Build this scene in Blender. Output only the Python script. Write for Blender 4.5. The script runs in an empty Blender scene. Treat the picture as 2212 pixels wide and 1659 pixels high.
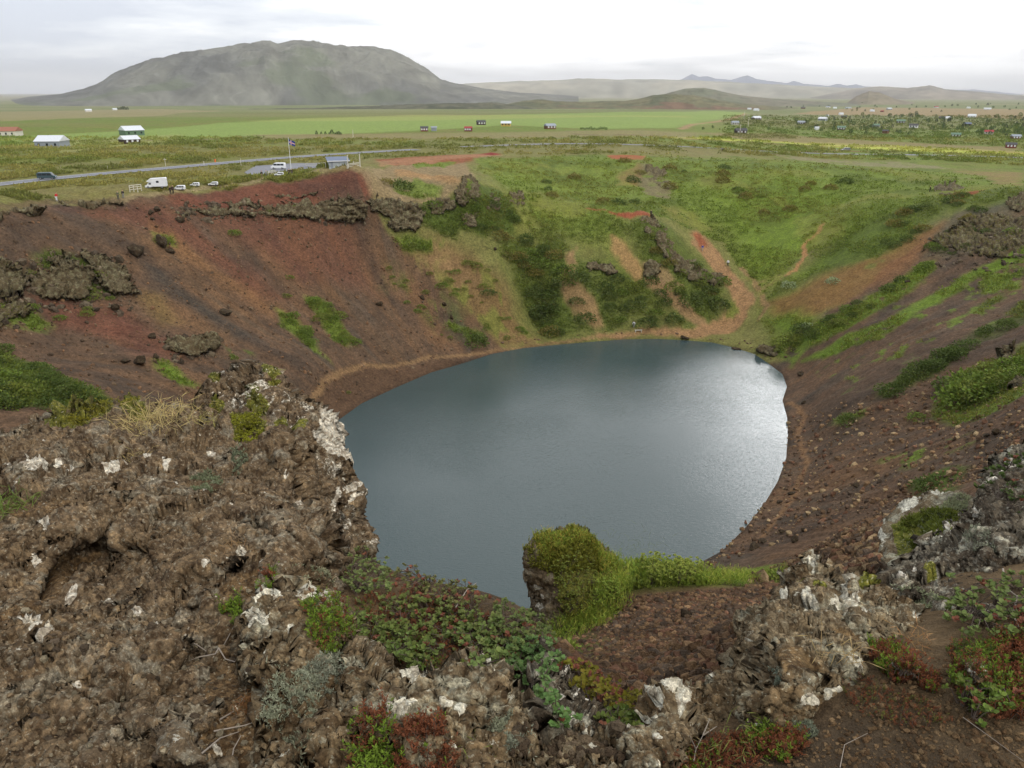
import bpy, bmesh, math, random
import numpy as np
from mathutils import Vector, Matrix
random.seed(7)
RNG = np.random.default_rng(11)
scene = bpy.context.scene
HAZE = 4e-5; EXPO = 0.4
col = scene.collection
CAM = np.array([0.0, 0.0, 55.0])
F, CX, CY = 1720.0, 1106.0, 829.5          # focal length and centre for a 2212 x 1659 frame
PITCH = math.atan((CY - 199.0) / F)
CP, SP = math.cos(PITCH), math.sin(PITCH)

def ray(px, py):
    """view direction of a picture point, scaled so its horizontal forward part (y) is 1"""
    px = np.asarray(px, float); py = np.asarray(py, float)
    dx = (px - CX) / F; dy = (py - CY) / F
    X = dx; Y = CP - dy * SP; Z = -SP - dy * CP
    return np.stack([X / Y, np.ones_like(Y + X * 0), Z / Y + X * 0], -1)

def at_y(px, py, Y):
    return CAM + ray(px, py) * np.asarray(Y, float)[..., None]

def at_z(px, py, z):
    r = ray(px, py)
    return CAM + r * ((z - CAM[2]) / r[..., 2])[..., None]

# ---------- value noise ----------
_P = np.random.default_rng(3).permutation(512).astype(np.int32); _P = np.concatenate([_P, _P, _P])
_V = np.random.default_rng(4).uniform(-1, 1, 512).astype(np.float32)
def vnoise(x, y, z=None):
    x = np.asarray(x, np.float32); y = np.asarray(y, np.float32)
    z = np.zeros_like(x) if z is None else np.asarray(z, np.float32)
    xi = np.floor(x); yi = np.floor(y); zi = np.floor(z)
    fx = x - xi; fy = y - yi; fz = z - zi
    xi = xi.astype(np.int32) & 511; yi = yi.astype(np.int32) & 511; zi = zi.astype(np.int32) & 511
    fx = fx * fx * (3 - 2 * fx); fy = fy * fy * (3 - 2 * fy); fz = fz * fz * (3 - 2 * fz)
    def h(a, b, c):
        return _V[_P[_P[_P[(xi + a) & 511] + ((yi + b) & 511)] + ((zi + c) & 511)]]
    l = lambda a, b, t: a + (b - a) * t
    return l(l(l(h(0,0,0), h(1,0,0), fx), l(h(0,1,0), h(1,1,0), fx), fy),
             l(l(h(0,0,1), h(1,0,1), fx), l(h(0,1,1), h(1,1,1), fx), fy), fz)
def fbm(x, y, z=None, o=4, g=0.5, ridged=False):
    s = 0; a = 1.0; t = 0; k = 1.0
    zz = 0 * np.asarray(x) if z is None else z
    for i in range(o):
        n = vnoise(x * k + 17.3 * i, y * k + 5.1 * i, zz * k + 9.7 * i)
        if ridged: n = 1 - 2 * np.abs(n)
        s = s + a * n; t += a; a *= g; k *= 2.03
    return s / t
def sstep(a, b, x):
    t = np.clip((x - a) / (b - a), 0, 1); return t * t * (3 - 2 * t)

def inpoly(px, py, poly):
    poly = np.asarray(poly, float); c = np.zeros(px.shape, bool)
    x0, y0 = poly[-1]
    for x1, y1 in poly:
        if y0 != y1:
            c ^= ((y1 > py) != (y0 > py)) & (px < (x0 - x1) * (py - y1) / (y0 - y1) + x1)
        x0, y0 = x1, y1
    return c
def seg_dist(px, py, pts, closed=True):
    pts = np.asarray(pts, float); d = np.full(px.shape, 1e18)
    n = len(pts)
    for i in range(n if closed else n - 1):
        a = pts[i]; b = pts[(i + 1) % n]; ab = b - a; L = max((ab ** 2).sum(), 1e-12)
        t = np.clip(((px - a[0]) * ab[0] + (py - a[1]) * ab[1]) / L, 0, 1)
        d = np.minimum(d, (px - a[0] - t * ab[0]) ** 2 + (py - a[1] - t * ab[1]) ** 2)
    return np.sqrt(d)

# ---------- thin plate spline ----------
class TPS:
    def __init__(s, P, v, lam=0.0):
        P = np.asarray(P, float); s.P = P; n = len(P)
        K = s.k(P, P) + lam * np.eye(n); A = np.zeros((n + 3, n + 3))
        A[:n, :n] = K; A[:n, n] = 1; A[:n, n + 1:] = P; A[n, :n] = 1; A[n + 1:, :n] = P.T
        s.w = np.linalg.solve(A, np.concatenate([np.asarray(v, float), [0, 0, 0]]))
    def k(s, A, B):
        r2 = (A[:, None, 0] - B[None, :, 0]) ** 2 + (A[:, None, 1] - B[None, :, 1]) ** 2
        return np.where(r2 > 0, 0.5 * r2 * np.log(np.maximum(r2, 1e-12)), 0)
    def __call__(s, x, y):
        sh = np.shape(x); Q = np.stack([np.ravel(x), np.ravel(y)], -1); o = np.empty(len(Q))
        for i in range(0, len(Q), 60000):
            q = Q[i:i + 60000]; o[i:i + 60000] = s.k(q, s.P) @ s.w[:-3] + s.w[-3] + q @ s.w[-2:]
        return o.reshape(sh)

# ---------- mesh helpers ----------
def mesh_np(name, V, Fc, attrs=None, smooth=True, mat=None, parent=None, matidx=None):
    me = bpy.data.meshes.new(name); V = np.asarray(V, np.float32); Fc = np.asarray(Fc, np.int32)
    k = Fc.shape[1]
    me.vertices.add(len(V)); me.vertices.foreach_set('co', V.ravel())
    me.loops.add(Fc.size); me.loops.foreach_set('vertex_index', Fc.ravel())
    me.polygons.add(len(Fc)); me.polygons.foreach_set('loop_start', np.arange(0, Fc.size, k, dtype=np.int32))
    me.polygons.foreach_set('loop_total', np.full(len(Fc), k, np.int32))
    me.polygons.foreach_set('use_smooth', np.full(len(Fc), smooth, bool))
    for an, d in (attrs or {}).items():
        d = np.asarray(d, np.float32)
        if d.shape[1] == 3: d = np.concatenate([d, np.ones((len(d), 1), np.float32)], 1)
        a = me.attributes.new(an, 'FLOAT_COLOR', 'POINT'); a.data.foreach_set('color', d.ravel())
    for m in (mat if isinstance(mat, (list, tuple)) else [mat] if mat else []): me.materials.append(m)
    if matidx is not None: me.polygons.foreach_set('material_index', np.asarray(matidx, np.int32))
    me.update(calc_edges=True); me.validate()
    ob = bpy.data.objects.new(name, me); col.objects.link(ob)
    if parent is not None: ob.parent = parent
    return ob
def tag(o, label=None, cat=None, group=None, kind=None):
    if label: o['label'] = label
    if cat: o['category'] = cat
    if group: o['group'] = group
    if kind: o['kind'] = kind
    return o
def empty(name, loc=(0, 0, 0), rz=0.0):
    o = bpy.data.objects.new(name, None); col.objects.link(o); o.location = loc; o.rotation_euler = (0, 0, rz)
    o.empty_display_size = 0.2
    return o
def grid_faces(n, m):
    i = np.arange(n * m).reshape(n, m)
    return np.stack([i[:-1, :-1], i[:-1, 1:], i[1:, 1:], i[1:, :-1]], -1).reshape(-1, 4)
def srgb(r, g, b):
    c = np.array([r, g, b], float) / 255
    return np.where(c <= 0.04045, c / 12.92, ((c + 0.055) / 1.055) ** 2.4)

# ---------- node helpers ----------
class NT:
    def __init__(s, name):
        s.m = bpy.data.materials.new(name); s.m.use_nodes = True; s.t = s.m.node_tree; s.N = s.t.nodes; s.L = s.t.links
        s.b = s.N['Principled BSDF']; s.out = s.N['Material Output']
    def n(s, typ, **kw):
        x = s.N.new(typ)
        for k, v in kw.items():
            if isinstance(k, str) and hasattr(x, k): setattr(x, k, v)
        return x
    def link(s, a, b): s.L.new(a, b)
    def noise(s, scale, detail=6, rough=0.6, vec=None, dist=0.0):
        x = s.N.new('ShaderNodeTexNoise'); x.inputs['Scale'].default_value = scale; x.inputs['Detail'].default_value = detail
        x.inputs['Roughness'].default_value = rough; x.inputs['Distortion'].default_value = dist
        if vec: s.link(vec, x.inputs['Vector'])
        return x.outputs['Fac']
    def ramp(s, inp, stops):
        x = s.N.new('ShaderNodeValToRGB'); e = x.color_ramp.elements
        while len(e) < len(stops): e.new(0.5)
        for i, (p, c) in enumerate(stops):
            e[i].position = p; c = (c, c, c) if isinstance(c, (int, float)) else c; e[i].color = (*[float(q) for q in c], 1)
        s.link(inp, x.inputs['Fac']); return x.outputs['Color']
    def mix(s, fac, a, b, mode='MIX'):
        x = s.N.new('ShaderNodeMix'); x.data_type = 'RGBA'; x.blend_type = mode; x.clamp_factor = True
        for v, i in ((fac, 0), (a, 6), (b, 7)):
            if isinstance(v, bpy.types.NodeSocket): s.link(v, x.inputs[i])
            elif i == 0: x.inputs[0].default_value = v
            else: x.inputs[i].default_value = (*[float(q) for q in (v if hasattr(v, '__len__') else (v, v, v))], 1)
        return x.outputs[2]
    def math(s, op, a, b=0.0, c=None):
        x = s.N.new('ShaderNodeMath'); x.operation = op
        for i, v in enumerate((a, b, c)):
            if v is None: continue
            if isinstance(v, bpy.types.NodeSocket): s.link(v, x.inputs[i])
            else: x.inputs[i].default_value = v
        return x.outputs[0]
    def attr(s, name):
        x = s.N.new('ShaderNodeAttribute'); x.attribute_name = name; return x
    def pos(s):
        return s.N.new('ShaderNodeNewGeometry').outputs['Position']
    def obj(s):
        return s.N.new('ShaderNodeTexCoord').outputs['Object']
    def bump(s, h, strength=0.5, dist=0.1):
        x = s.N.new('ShaderNodeBump'); x.inputs['Strength'].default_value = strength; x.inputs['Distance'].default_value = dist
        s.link(h, x.inputs['Height']); s.link(x.outputs['Normal'], s.b.inputs['Normal'])
    def fin(s, colr=None, rough=0.9, spec=0.2, metal=0.0):
        if colr is not None:
            if isinstance(colr, bpy.types.NodeSocket): s.link(colr, s.b.inputs['Base Color'])
            else: s.b.inputs['Base Color'].default_value = (*[float(q) for q in colr], 1)
        s.b.inputs['Roughness'].default_value = rough; s.b.inputs['Specular IOR Level'].default_value = spec
        s.b.inputs['Metallic'].default_value = metal
        return s.m
def paint(name, c, rough=0.6, spec=0.4, var=0.12, scale=3.0, metal=0.0):
    t = NT(name); n = t.noise(scale, 4, 0.6, t.obj())
    f = t.ramp(n, [(0.3, 1 - var), (0.7, 1 + var)])
    return t.fin(t.mix(1.0, tuple(c), f, 'MULTIPLY'), rough, spec, metal)
# ---------- terrain: control points of the crater, world = pixel + height or distance ----------
def W(px, py, z=None, Y=None):
    p = at_z(px, py, z) if z is not None else at_y(px, py, Y)
    return (float(p[0]), float(p[1]), float(p[2]))
SHORE = [(725,912),(780,872),(860,835),(930,805),(1000,785),(1060,765),(1130,752),(1200,745),(1280,738),(1350,733),(1420,732),
 (1480,735),(1540,740),(1590,752),(1630,765),(1660,785),(1690,808),(1700,835),(1690,865),(1700,900),(1702,940),(1698,990),
 (1680,1040),(1650,1090),(1610,1140),(1560,1190),(1500,1222)]
shore_w = [W(x, y, z=0.0)[:2] for x, y in SHORE] + [(18, 79), (8, 76.5), (0, 76), (-12, 78), (-23, 84), (-31, 94), (-36, 108), (-35, 122)]
far_c = [(x, y, 0.0) for x, y in shore_w]
far_c += [(5, 100, -9), (0, 130, -11), (20, 150, -10), (30, 125, -9), (-15, 110, -7), (25, 170, -5)]
for a in [(0,462,35.4),(100,440,35.2),(200,432,35),(260,428,35),(380,417,34.9),(450,406,35),(560,395,35.4),(640,380,35.8),(700,373,37),(775,366,37.6),
          (-200,500,36.5),(-200,440,33.5),(0,400,32.6),(103,386,32.6),(300,369,32.4),(450,356,32.3),(340,407,32.8),(250,412,33),(120,418,33.2),(450,394,33),(540,384,33),(600,364,32.3),(700,352,32.6),(740,358,35.0),
          (100,319,31.6),(273,309,31.8),(560,345,32.3),(760,333,32),(900,328,31.5),(1040,340,34),(1150,318,31)]:
    far_c.append(W(a[0], a[1], z=a[2]))
for a in [(1100,400,235),(1300,400,255),(1390,352,290),(1400,430,235),(1385,466,214),(1330,480,209),(1450,600,195),(1440,505,206),(1250,430,232),
          (1700,400,255),(1700,480,226),(1640,560,206),(1575,640,194),(1570,705,187.5),(1880,360,300),(1700,345,325),(1500,340,330),(1200,345,290),
          (1850,450,217),(2000,470,195),(2050,408,228),(2200,430,190),(2200,500,172),(2000,560,173),(2200,600,153),(2200,700,128),(2200,800,107),(1900,700,152),(1750,650,178),
          (1800,1000,104),(2000,1000,86),(2200,1000,70),(1800,1200,68),(2000,1150,56),(1700,1250,63),(1600,1255,68),
          (1900,850,119),(2050,900,104),(2050,720,133),
          (0,800,101),(0,700,115),(0,600,126),(300,700,131),(300,800,116),(600,700,150),(600,600,163),(300,550,149),(500,800,128),(200,850,96),
          (800,600,180),(850,480,191),(900,445,196),(800,440,192),(1000,450,199),(1015,395,204),(850,410,203),(960,400,206),(900,520,190),(1000,600,186),(1100,600,188),(1100,500,203),
          (1200,520,203),(1250,600,191),(1000,700,176),(700,800,139),(830,700,166),(1150,690,186),(1300,560,199),(1400,560,199),(1500,560,205),
          (-300,700,100),(-300,900,75)]:
    far_c.append(W(a[0], a[1], Y=a[2]))
# near slope, straight in world space
far_c += [(-1.5, 18, 39.8), (-1, 10, 46.3), (-10, 10, 47.6), (1.6, 13.5, 45.2), (14, 28, 38.2), (18, 22, 43.2), (0.5, 25, 35.4), (0, 40, 24.6), (20, 40, 28.5), (-20, 40, 27),
          (-40, 30, 42), (-60, 40, 45), (40, 25, 44), (60, 40, 44), (80, 80, 42), (-90, 80, 42), (-45, 70, 18), (0, 60, 10.6), (20, 60, 13.5),(-30, 18, 48), (30, 12, 49),
          (-25, 4, 52), (25, 4, 52), (-12, 0, 53.3), (12, 0, 53.3), (0, 0, 53.3), (0, -25, 52), (-60, -10, 48), (60, -10, 48), (-60, 10, 50), (60, 10, 50),
          (120, 60, 40), (-130, 60, 40), (110, 110, 41), (-110,110,40),(130,160,36), (0, -80, 44), (-120, -60, 40), (120, -60, 40)]
far_c += [W(a, b, Y=c) for a, b, c in ((1330,1216,16.5),(1400,1221,16.8),(1480,1234,17),(1560,1248,17.5),(1640,1270,18),(1720,1290,18.5),(1340,1265,24),(1450,1275,25),(1560,1285,26),(1660,1300,27),(1800,1300,17),(1600,1330,11),(1750,1350,10))]
def plain(x, y):
    r = np.hypot(x, y); az = np.arctan2(x, y)
    side = sstep(0.12, 0.42, az) * sstep(200, 420, r)
    z = 32.0 - 9.0 * side
    z = z - 26.0 * sstep(650, 3200, r) * (1 - 0.45 * side) - 22 * sstep(3200, 30000, r)
    z = np.where(y < -60, 40, z)
    return z + 1.3 * fbm(x / 160 + 3, y / 160, o=3) * sstep(300, 700, r) * (1 - 0.9 * sstep(1500, 4000, r))
for a in range(0, 360, 15):
    t = math.radians(a); x, y = 15 + 240 * math.sin(t), 140 + 240 * math.cos(t)
    far_c.append((x, y, float(plain(np.array([x]), np.array([y]))[0])))
far_c = np.array(far_c); TF = TPS(far_c[:, :2], far_c[:, 2], lam=2.0)
# foreground ledge around the viewer
near_c = [W(*a[:2], z=a[2]) for a in [(2212,1659,53.36),(1900,1659,53.34),(2500,1500,53.4),(2212,1450,53.34),(2000,1450,53.3),(1800,1575,53.27),(1850,1440,53.24),(1960,1390,53.22),(2100,1350,53.26),(1650,1610,53.2),(1760,1600,53.26),(1600,1480,52.9),(1850,1300,52.7),
          (1500,1645,53.14),(1300,1645,53.05),(1000,1659,53.0),(500,1659,53.0),(0,1659,53.0),(-400,1659,53.1),
          (700,1330,52.9),(900,1500,52.98),(1000,1400,52.8),(1120,1470,52.75),(300,1300,52.8),(0,1300,52.8),(300,1100,52.6),(0,1100,52.6)]]
near_c += [W(*a[:2], Y=a[2]) for a in [(1390,1560,2.75),(1300,1540,3.3),(1500,1500,4.3),(1700,1300,5.2),(1900,1200,5.4),(2100,1100,5.8),
          (1000,1275,3.6),(850,1235,3.9),(1150,1330,3.4),(1200,1400,2.9)]]
near_c += [(-1, 4.3, 52.3), (-3, 4.8, 52.0), (-5, 4.5, 52.3), (-6, 3, 52.8), (0, 5.5, 50.6), (-3, 7, 49.4), (-7, 7, 49.6), (7, 8, 49.4), (3, 8, 48.7), (-8, 1, 53.4),
           (0, -1, 53.35), (-5, -3, 53.5), (5, -3, 53.5), (0, 8, 48.4), (8, 2, 53.4), (6, 4.5, 52.6), (0, -9, 53.4), (-10, 9, 48.3), (10, 9, 48.5)]
near_c = np.array(near_c); TN = TPS(near_c[:, :2], near_c[:, 2], lam=0.01)
LC = (6.0, 127.0)
def H0(x, y):
    x = np.asarray(x, float); y = np.asarray(y, float)
    d = np.hypot(x - 15, y - 140); w = sstep(185, 245, d); z = np.empty(x.shape)
    inn = w < 1; z[~inn] = plain(x[~inn], y[~inn])
    if inn.any():
        zi = TF(x[inn], y[inn]); wi = w[inn]; z[inn] = zi * (1 - wi) + plain(x[inn], y[inn]) * wi
    r = np.hypot(x, y); wn = 1 - sstep(5.5, 10, r); m = wn > 0
    if m.any(): z[m] = z[m] * (1 - wn[m]) + TN(x[m], y[m]) * wn[m]
    return z
# ---------- polar grid round the viewer: one sheet to the horizon ----------
def geo(a, b, q):
    n = int(math.log(b / a) / math.log(1 + q)); return np.geomspace(a, b, n, endpoint=False)
RR = np.concatenate([geo(0.5, 1.3, .04), geo(1.3, 12, .009), geo(12, 60, .009), geo(60, 260, .0042), geo(260, 1200, .009), geo(1200, 45000, .02), [45000.]])
AZ = np.radians(np.concatenate([np.linspace(-180, -44, 40, endpoint=False), np.linspace(-44, 44, 1060), np.linspace(44, 180, 41)[1:]]))
RG, AG = np.meshgrid(RR, AZ, indexing='ij')
XG = RG * np.sin(AG); YG = RG * np.cos(AG)
ZG = H0(XG, YG)
def inside_scoria(): pass
lake_d = seg_dist(XG, YG, shore_w) * np.where(inpoly(XG, YG, shore_w), -1, 1)
# keep the shoreline exact: pull the ground to the waterline
wsh = np.exp(-(lake_d / 5.0) ** 2)
ZG = ZG * (1 - wsh) + wsh * (lake_d * 0.42)
ZG = np.where((lake_d > 5) & (lake_d < 60) & (RG > 60), np.maximum(ZG, 0.6 + 0.02 * lake_d), ZG)
ZG = np.where(lake_d < -4, np.minimum(ZG, -1.2), ZG)
# gullies and small relief
TH = np.arctan2(XG - LC[0], YG - LC[1]); RL = np.hypot(XG - LC[0], YG - LC[1])
THW = TH + .05 * fbm(XG / 22, YG / 22, o=3)
streak = fbm(THW * 22, RL / 45 + 3, o=4, g=0.6)
incr = (1 - sstep(140, 180, RL)) * (lake_d > 0) * sstep(9, 30, RG)
ZG = ZG + incr * sstep(2, 12, lake_d) * (0.75 * streak)
ZG = ZG + incr * sstep(2, 12, lake_d) * .22 * fbm(THW * 95, RL / 18, o=3, g=.6, ridged=True)
ZG = ZG + incr * sstep(0.5, 4, lake_d) * (0.32 * fbm(XG / 2.1, YG / 2.1, o=4, g=.6))
pl = sstep(150, 190, RL) * (RG < 9000)
ZG = ZG + pl * 0.25 * fbm(XG / 9, YG / 9, o=3)
nr = (RG < 14)
ZG = ZG + np.where(nr, 0.016 * fbm(XG * 1.6, YG * 1.6, o=5, g=.55), 0)
def refresh():
    global EL, CM
    EL = (ZG - CAM[2]) / RG; CM = np.maximum.accumulate(EL, axis=0)
refresh()
def hit(px, py, full=False):
    """where the view line through a picture point first meets the ground"""
    px = np.atleast_1d(np.asarray(px, float)); py = np.atleast_1d(np.asarray(py, float))
    r = ray(px, py); h = np.hypot(r[:, 0], r[:, 1]); el = r[:, 2] / h; az = np.arctan2(r[:, 0], r[:, 1])
    out = np.empty((len(px), 3)); ci = np.clip(np.searchsorted(AZ, az), 1, len(AZ) - 1)
    for c in np.unique(ci):
        m = ci == c; t = np.clip((az[m] - AZ[c - 1]) / (AZ[c] - AZ[c - 1]), 0, 1); cc = np.where(t > .5, c, c - 1)
        for c2 in (c - 1, c):
            mm = np.where(m)[0][cc == c2]
            if len(mm) == 0: continue
            k = np.clip(np.searchsorted(CM[:, c2], el[mm]), 1, len(RR) - 1)
            e0 = CM[k - 1, c2]; e1 = CM[k, c2]; f = np.clip((el[mm] - e0) / np.maximum(e1 - e0, 1e-9), 0, 1)
            R_ = RR[k - 1] + (RR[k] - RR[k - 1]) * f
            out[mm, 0] = R_ * np.sin(az[mm]); out[mm, 1] = R_ * np.cos(az[mm]); out[mm, 2] = CAM[2] + R_ * el[mm]
    return out
def hz(x, y):
    """height of the finished ground"""
    x = np.atleast_1d(np.asarray(x, float)); y = np.atleast_1d(np.asarray(y, float))
    r = np.hypot(x, y); a = np.arctan2(x, y)
    i = np.clip(np.searchsorted(RR, r) - 1, 0, len(RR) - 2); j = np.clip(np.searchsorted(AZ, a) - 1, 0, len(AZ) - 2)
    u = np.clip((r - RR[i]) / (RR[i + 1] - RR[i]), 0, 1); v = np.clip((a - AZ[j]) / (AZ[j + 1] - AZ[j]), 0, 1)
    return (ZG[i, j] * (1 - u) + ZG[i + 1, j] * u) * (1 - v) + (ZG[i, j + 1] * (1 - u) + ZG[i + 1, j + 1] * u) * v
def wp(pts):
    """picture points -> ground points; ('w', x, y) passes through"""
    o = []
    for p in pts:
        if p[0] == 'w': o.append((p[1], p[2]))
        else:
            q = hit(p[0], p[1])[0]; o.append((q[0], q[1]))
    return np.array(o)
# level the ground under the roads and the car park
def resample(w, step=3.0):
    w = np.asarray(w, float); d = np.r_[0, np.cumsum(np.hypot(*np.diff(w, axis=0).T))]; n = max(int(d[-1] / step), 2); s = np.linspace(0, d[-1], n)
    x = np.interp(s, d, w[:, 0]); y = np.interp(s, d, w[:, 1]); k = 13
    if n > 3 * k:
        for _ in range(2):
            ker = np.ones(k) / k; pad = lambda v: np.r_[2 * v[0] - v[k//2:0:-1], v, 2 * v[-1] - v[-2:-k//2-1:-1]]; x = np.convolve(pad(x), ker, 'valid')[:n]; y = np.convolve(pad(y), ker, 'valid')[:n]
    return np.c_[x, y]
def W2(pts): return np.array([at_z(a, b, c)[:2] for a, b, c in pts])
r1 = W2([(-200,424,31.8),(0,397,32.0),(100,385.5,32.0),(300,368,32.0),(450,355.5,32),(560,346,31.8),(680,338,31.6),(760,333.5,31.5),(900,328,31)]); r1z = 31.9
r2 = W2([(1000,325,30.6),(1150,321,30),(1500,322,29),(1700,325,26.5),(1880,328,25),(2000,331,24),(2300,342,23.4)])
RD = []
for w_, half in ((r1, 4.2), (r2, 3.8)):
    c = resample(w_); zc = H0(c[:, 0], c[:, 1]) if w_ is r2 else np.full(len(c), r1z) - .9 * sstep(-60, 60, c[:, 0])
    if w_ is r2: k = 31; zc = np.convolve(np.r_[np.full(k//2, zc[0]), zc, np.full(k//2, zc[-1])], np.ones(k) / k, 'valid')
    RD.append((c, zc, half))
    m = (RG > 150) & (RG < 900) & (AG > AZ[45]) & (XG > c[:, 0].min() - 30) & (XG < c[:, 0].max() + 30) & (YG > c[:, 1].min() - 30) & (YG < c[:, 1].max() + 30)
    x = XG[m]; y = YG[m]; bd = np.full(x.shape, 1e9); bz = np.zeros(x.shape)
    for i in range(len(c)):
        d = (x - c[i, 0]) ** 2 + (y - c[i, 1]) ** 2; u = d < bd; bd[u] = d[u]; bz[u] = zc[i]
    t_ = 1 - sstep(half + 1.5, half + 16, np.sqrt(bd)); ZG[m] = ZG[m] * (1 - t_) + bz * t_
pk = W2([(528,373,32),(552,359,32),(640,353,32),(712,354,32),(716,364,32),(650,374,32),(592,380,32),(545,381,32)]); pz = 32.0
m = (np.abs(XG - pk[:, 0].mean()) < 90) & (np.abs(YG - pk[:, 1].mean()) < 110)
d = seg_dist(XG[m], YG[m], pk) * np.where(inpoly(XG[m], YG[m], pk), -1, 1); t_ = 1 - sstep(1.5, 14, d); ZG[m] = ZG[m] * (1 - t_) + pz * t_
refresh()
# colours (linear, real surface colours)
SC = srgb(96, 75, 62); SCD = srgb(76, 63, 56); SCR = srgb(106, 66, 56); SCO = srgb(128, 94, 68); TAN = srgb(138, 110, 84)
GR = srgb(98, 112, 50); GRB = srgb(95, 113, 44); GRD = srgb(78, 90, 42); OLV = srgb(110, 110, 60); RED = srgb(132, 66, 50)
HAY = srgb(122, 138, 78); YEL = srgb(164, 166, 84); PALE = srgb(150, 142, 118); ROCKC = srgb(104, 100, 90); BRN = srgb(120, 104, 78)
def L(a, b, t): t = np.asarray(t)[..., None]; return a * (1 - t) + b * t
AL = np.empty(XG.shape + (3,))
n1 = fbm(XG / 60, YG / 60, o=4); n2 = fbm(XG / 14 + 9, YG / 14, o=4); n3 = fbm(XG / 3.2, YG / 3.2 + 5, o=4, g=.6); n4 = fbm(XG / 300 + 2, YG / 90, o=4)
AL[:] = L(OLV, GR, sstep(-.35, .35, n2 + .6 * n3)); AL[:] = L(AL, BRN, sstep(0.0, .5, n4 + .5 * n2) * .55)
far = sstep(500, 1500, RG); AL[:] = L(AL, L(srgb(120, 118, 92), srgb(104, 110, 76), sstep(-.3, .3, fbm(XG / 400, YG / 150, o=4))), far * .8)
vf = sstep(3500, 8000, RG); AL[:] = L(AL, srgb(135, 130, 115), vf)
def paintp(pts, c, soft=1.0, warp=1.5, k=1.0, cov=None, line=None, wsc=None, arr=None):
    global AL
    w = wp(pts) if not isinstance(pts, np.ndarray) else pts
    pad = soft + warp * 1.5 + (line or 0)
    m = (XG > w[:, 0].min() - pad) & (XG < w[:, 0].max() + pad) & (YG > w[:, 1].min() - pad) & (YG < w[:, 1].max() + pad)
    if not m.any(): return
    x = XG[m]; y = YG[m]; s = wsc or max(warp * 2.5, .5)
    xx = x + warp * fbm(x / s, y / s, o=4, g=.6); yy = y + warp * fbm(x / s + 31, y / s + 7, o=4, g=.6)
    if line: d = line * .5 - seg_dist(xx, yy, w, closed=False)
    else: d = seg_dist(xx, yy, w) * np.where(inpoly(xx, yy, w), 1, -1)
    t = sstep(-soft, soft, d) * k
    if cov: # patchy coverage: (metres, share)
        t = t * sstep(-.12, .12, fbm(x / cov[0] + 11, y / cov[0], o=4, g=.6) + (cov[1] - .5) * 1.2)
    if arr is not None: arr[m] = np.maximum(arr[m], t)
    else: AL[m] = L(AL[m], c, t)
    return
SCM = np.zeros(XG.shape)
paintp([(-300,490),(0,463),(100,441),(260,429),(380,416),(560,395),(700,376),(772,367),(798,375),(806,430),(835,500),(905,560),(965,620),(1045,700),(1085,752),
        ('w',15,165),('w',0,130),('w',-10,60),('w',-10,8),('w',-90,-5),('w',-140,60)], None, soft=.6, warp=.8, arr=SCM)
paintp([(1690,770),(1760,700),(1860,630),(1960,540),(2040,480),(2100,448),(2212,440),(2500,440),('w',150,60),('w',80,-5),('w',-10,8),('w',-10,60),('w',20,110),('w',40,150)],
       None, soft=1, warp=3, arr=SCM)
st2 = .6 * fbm(THW * 45, RL / 24, o=4, g=.65) + .5 * fbm(XG / 6, YG / 6, o=4); st3 = .6 * fbm(THW * 14 + 4, RL / 60, o=3) + .5 * n2
sc = L(SCD, SC, sstep(-.45, .4, st2 + .6 * n3)); sc = L(sc, srgb(118, 88, 64), sstep(.05, .6, st3 + .3 * st2) * .4)
sc = L(sc, srgb(84, 76, 70), sstep(.1, .6, fbm(THW * 30 + 7, RL / 16, o=4)) * .5)
AL = L(AL, sc, SCM)
near_s = (1 - sstep(6, 60, RG)) * SCM
AL = L(AL, L(srgb(104, 76, 56), srgb(84, 64, 52), sstep(-.3, .3, fbm(XG * .9, YG * .9, o=4))), near_s * .7)
# left wall
paintp([(380,418),(560,397),(700,379),(772,370),(790,385),(775,415),(640,440),(520,445),(420,455),(360,440)], SCR, 1.5, 2, .8)
paintp([(120,450),(360,430),(440,470),(520,560),(640,650),(560,640),(420,540),(300,480)], SCR, 3, 5, .55)
paintp([(420,440),(600,440),(760,480),(800,560),(830,640),(700,610),(560,560),(470,520)], SCR, 4, 6, .5)
paintp([(640,395),(760,382),(785,392),(780,425),(700,425),(640,412)], srgb(84, 60, 54), 1, 1, .8)
paintp([(768,374),(800,382),(806,420),(790,430)], SCR*1.05, .5, .6, .9)
paintp([(335,480),(400,520),(470,590),(560,640),(600,690),(540,650),(450,600),(380,550),(330,500)], SCO, 1.5, 2, .65)
paintp([(570,540),(620,580),(690,660),(760,740),(700,700),(620,620)], SCO, 3, 3, .4)
paintp([(310,560),(380,600),(460,660),(560,730),(520,730),(420,670),(330,610)], srgb(62, 58, 56), 2, 3, .75)
paintp([(240,700),(330,690),(420,740),(380,790),(300,760)], SCR, 3, 4, .5)
paintp([(90,640),(250,650),(330,720),(250,720),(120,700)], SCR, 2, 3, .6)
paintp([(0,480),(160,460),(300,500),(260,560),(100,540),(0,560)], SCD, 3, 5, .6)
paintp([(300,640),(360,640),(400,700),(360,710)], srgb(118,98,62), 2, 2, .5)
for q in [[(400,830),(520,850),(640,880),(600,900),(460,900)], [(830,560),(900,600),(960,700),(1000,760),(930,740),(870,650)]]:
    paintp(q, SCO, 3, 3, .4)
paintp([(660,880),(700,830),(745,797),(800,792),(850,795),(930,778),(1000,772),(1000,785),(900,818),(800,862),(730,908),(690,940)], srgb(86,66,54), .8, 1, .85)
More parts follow.
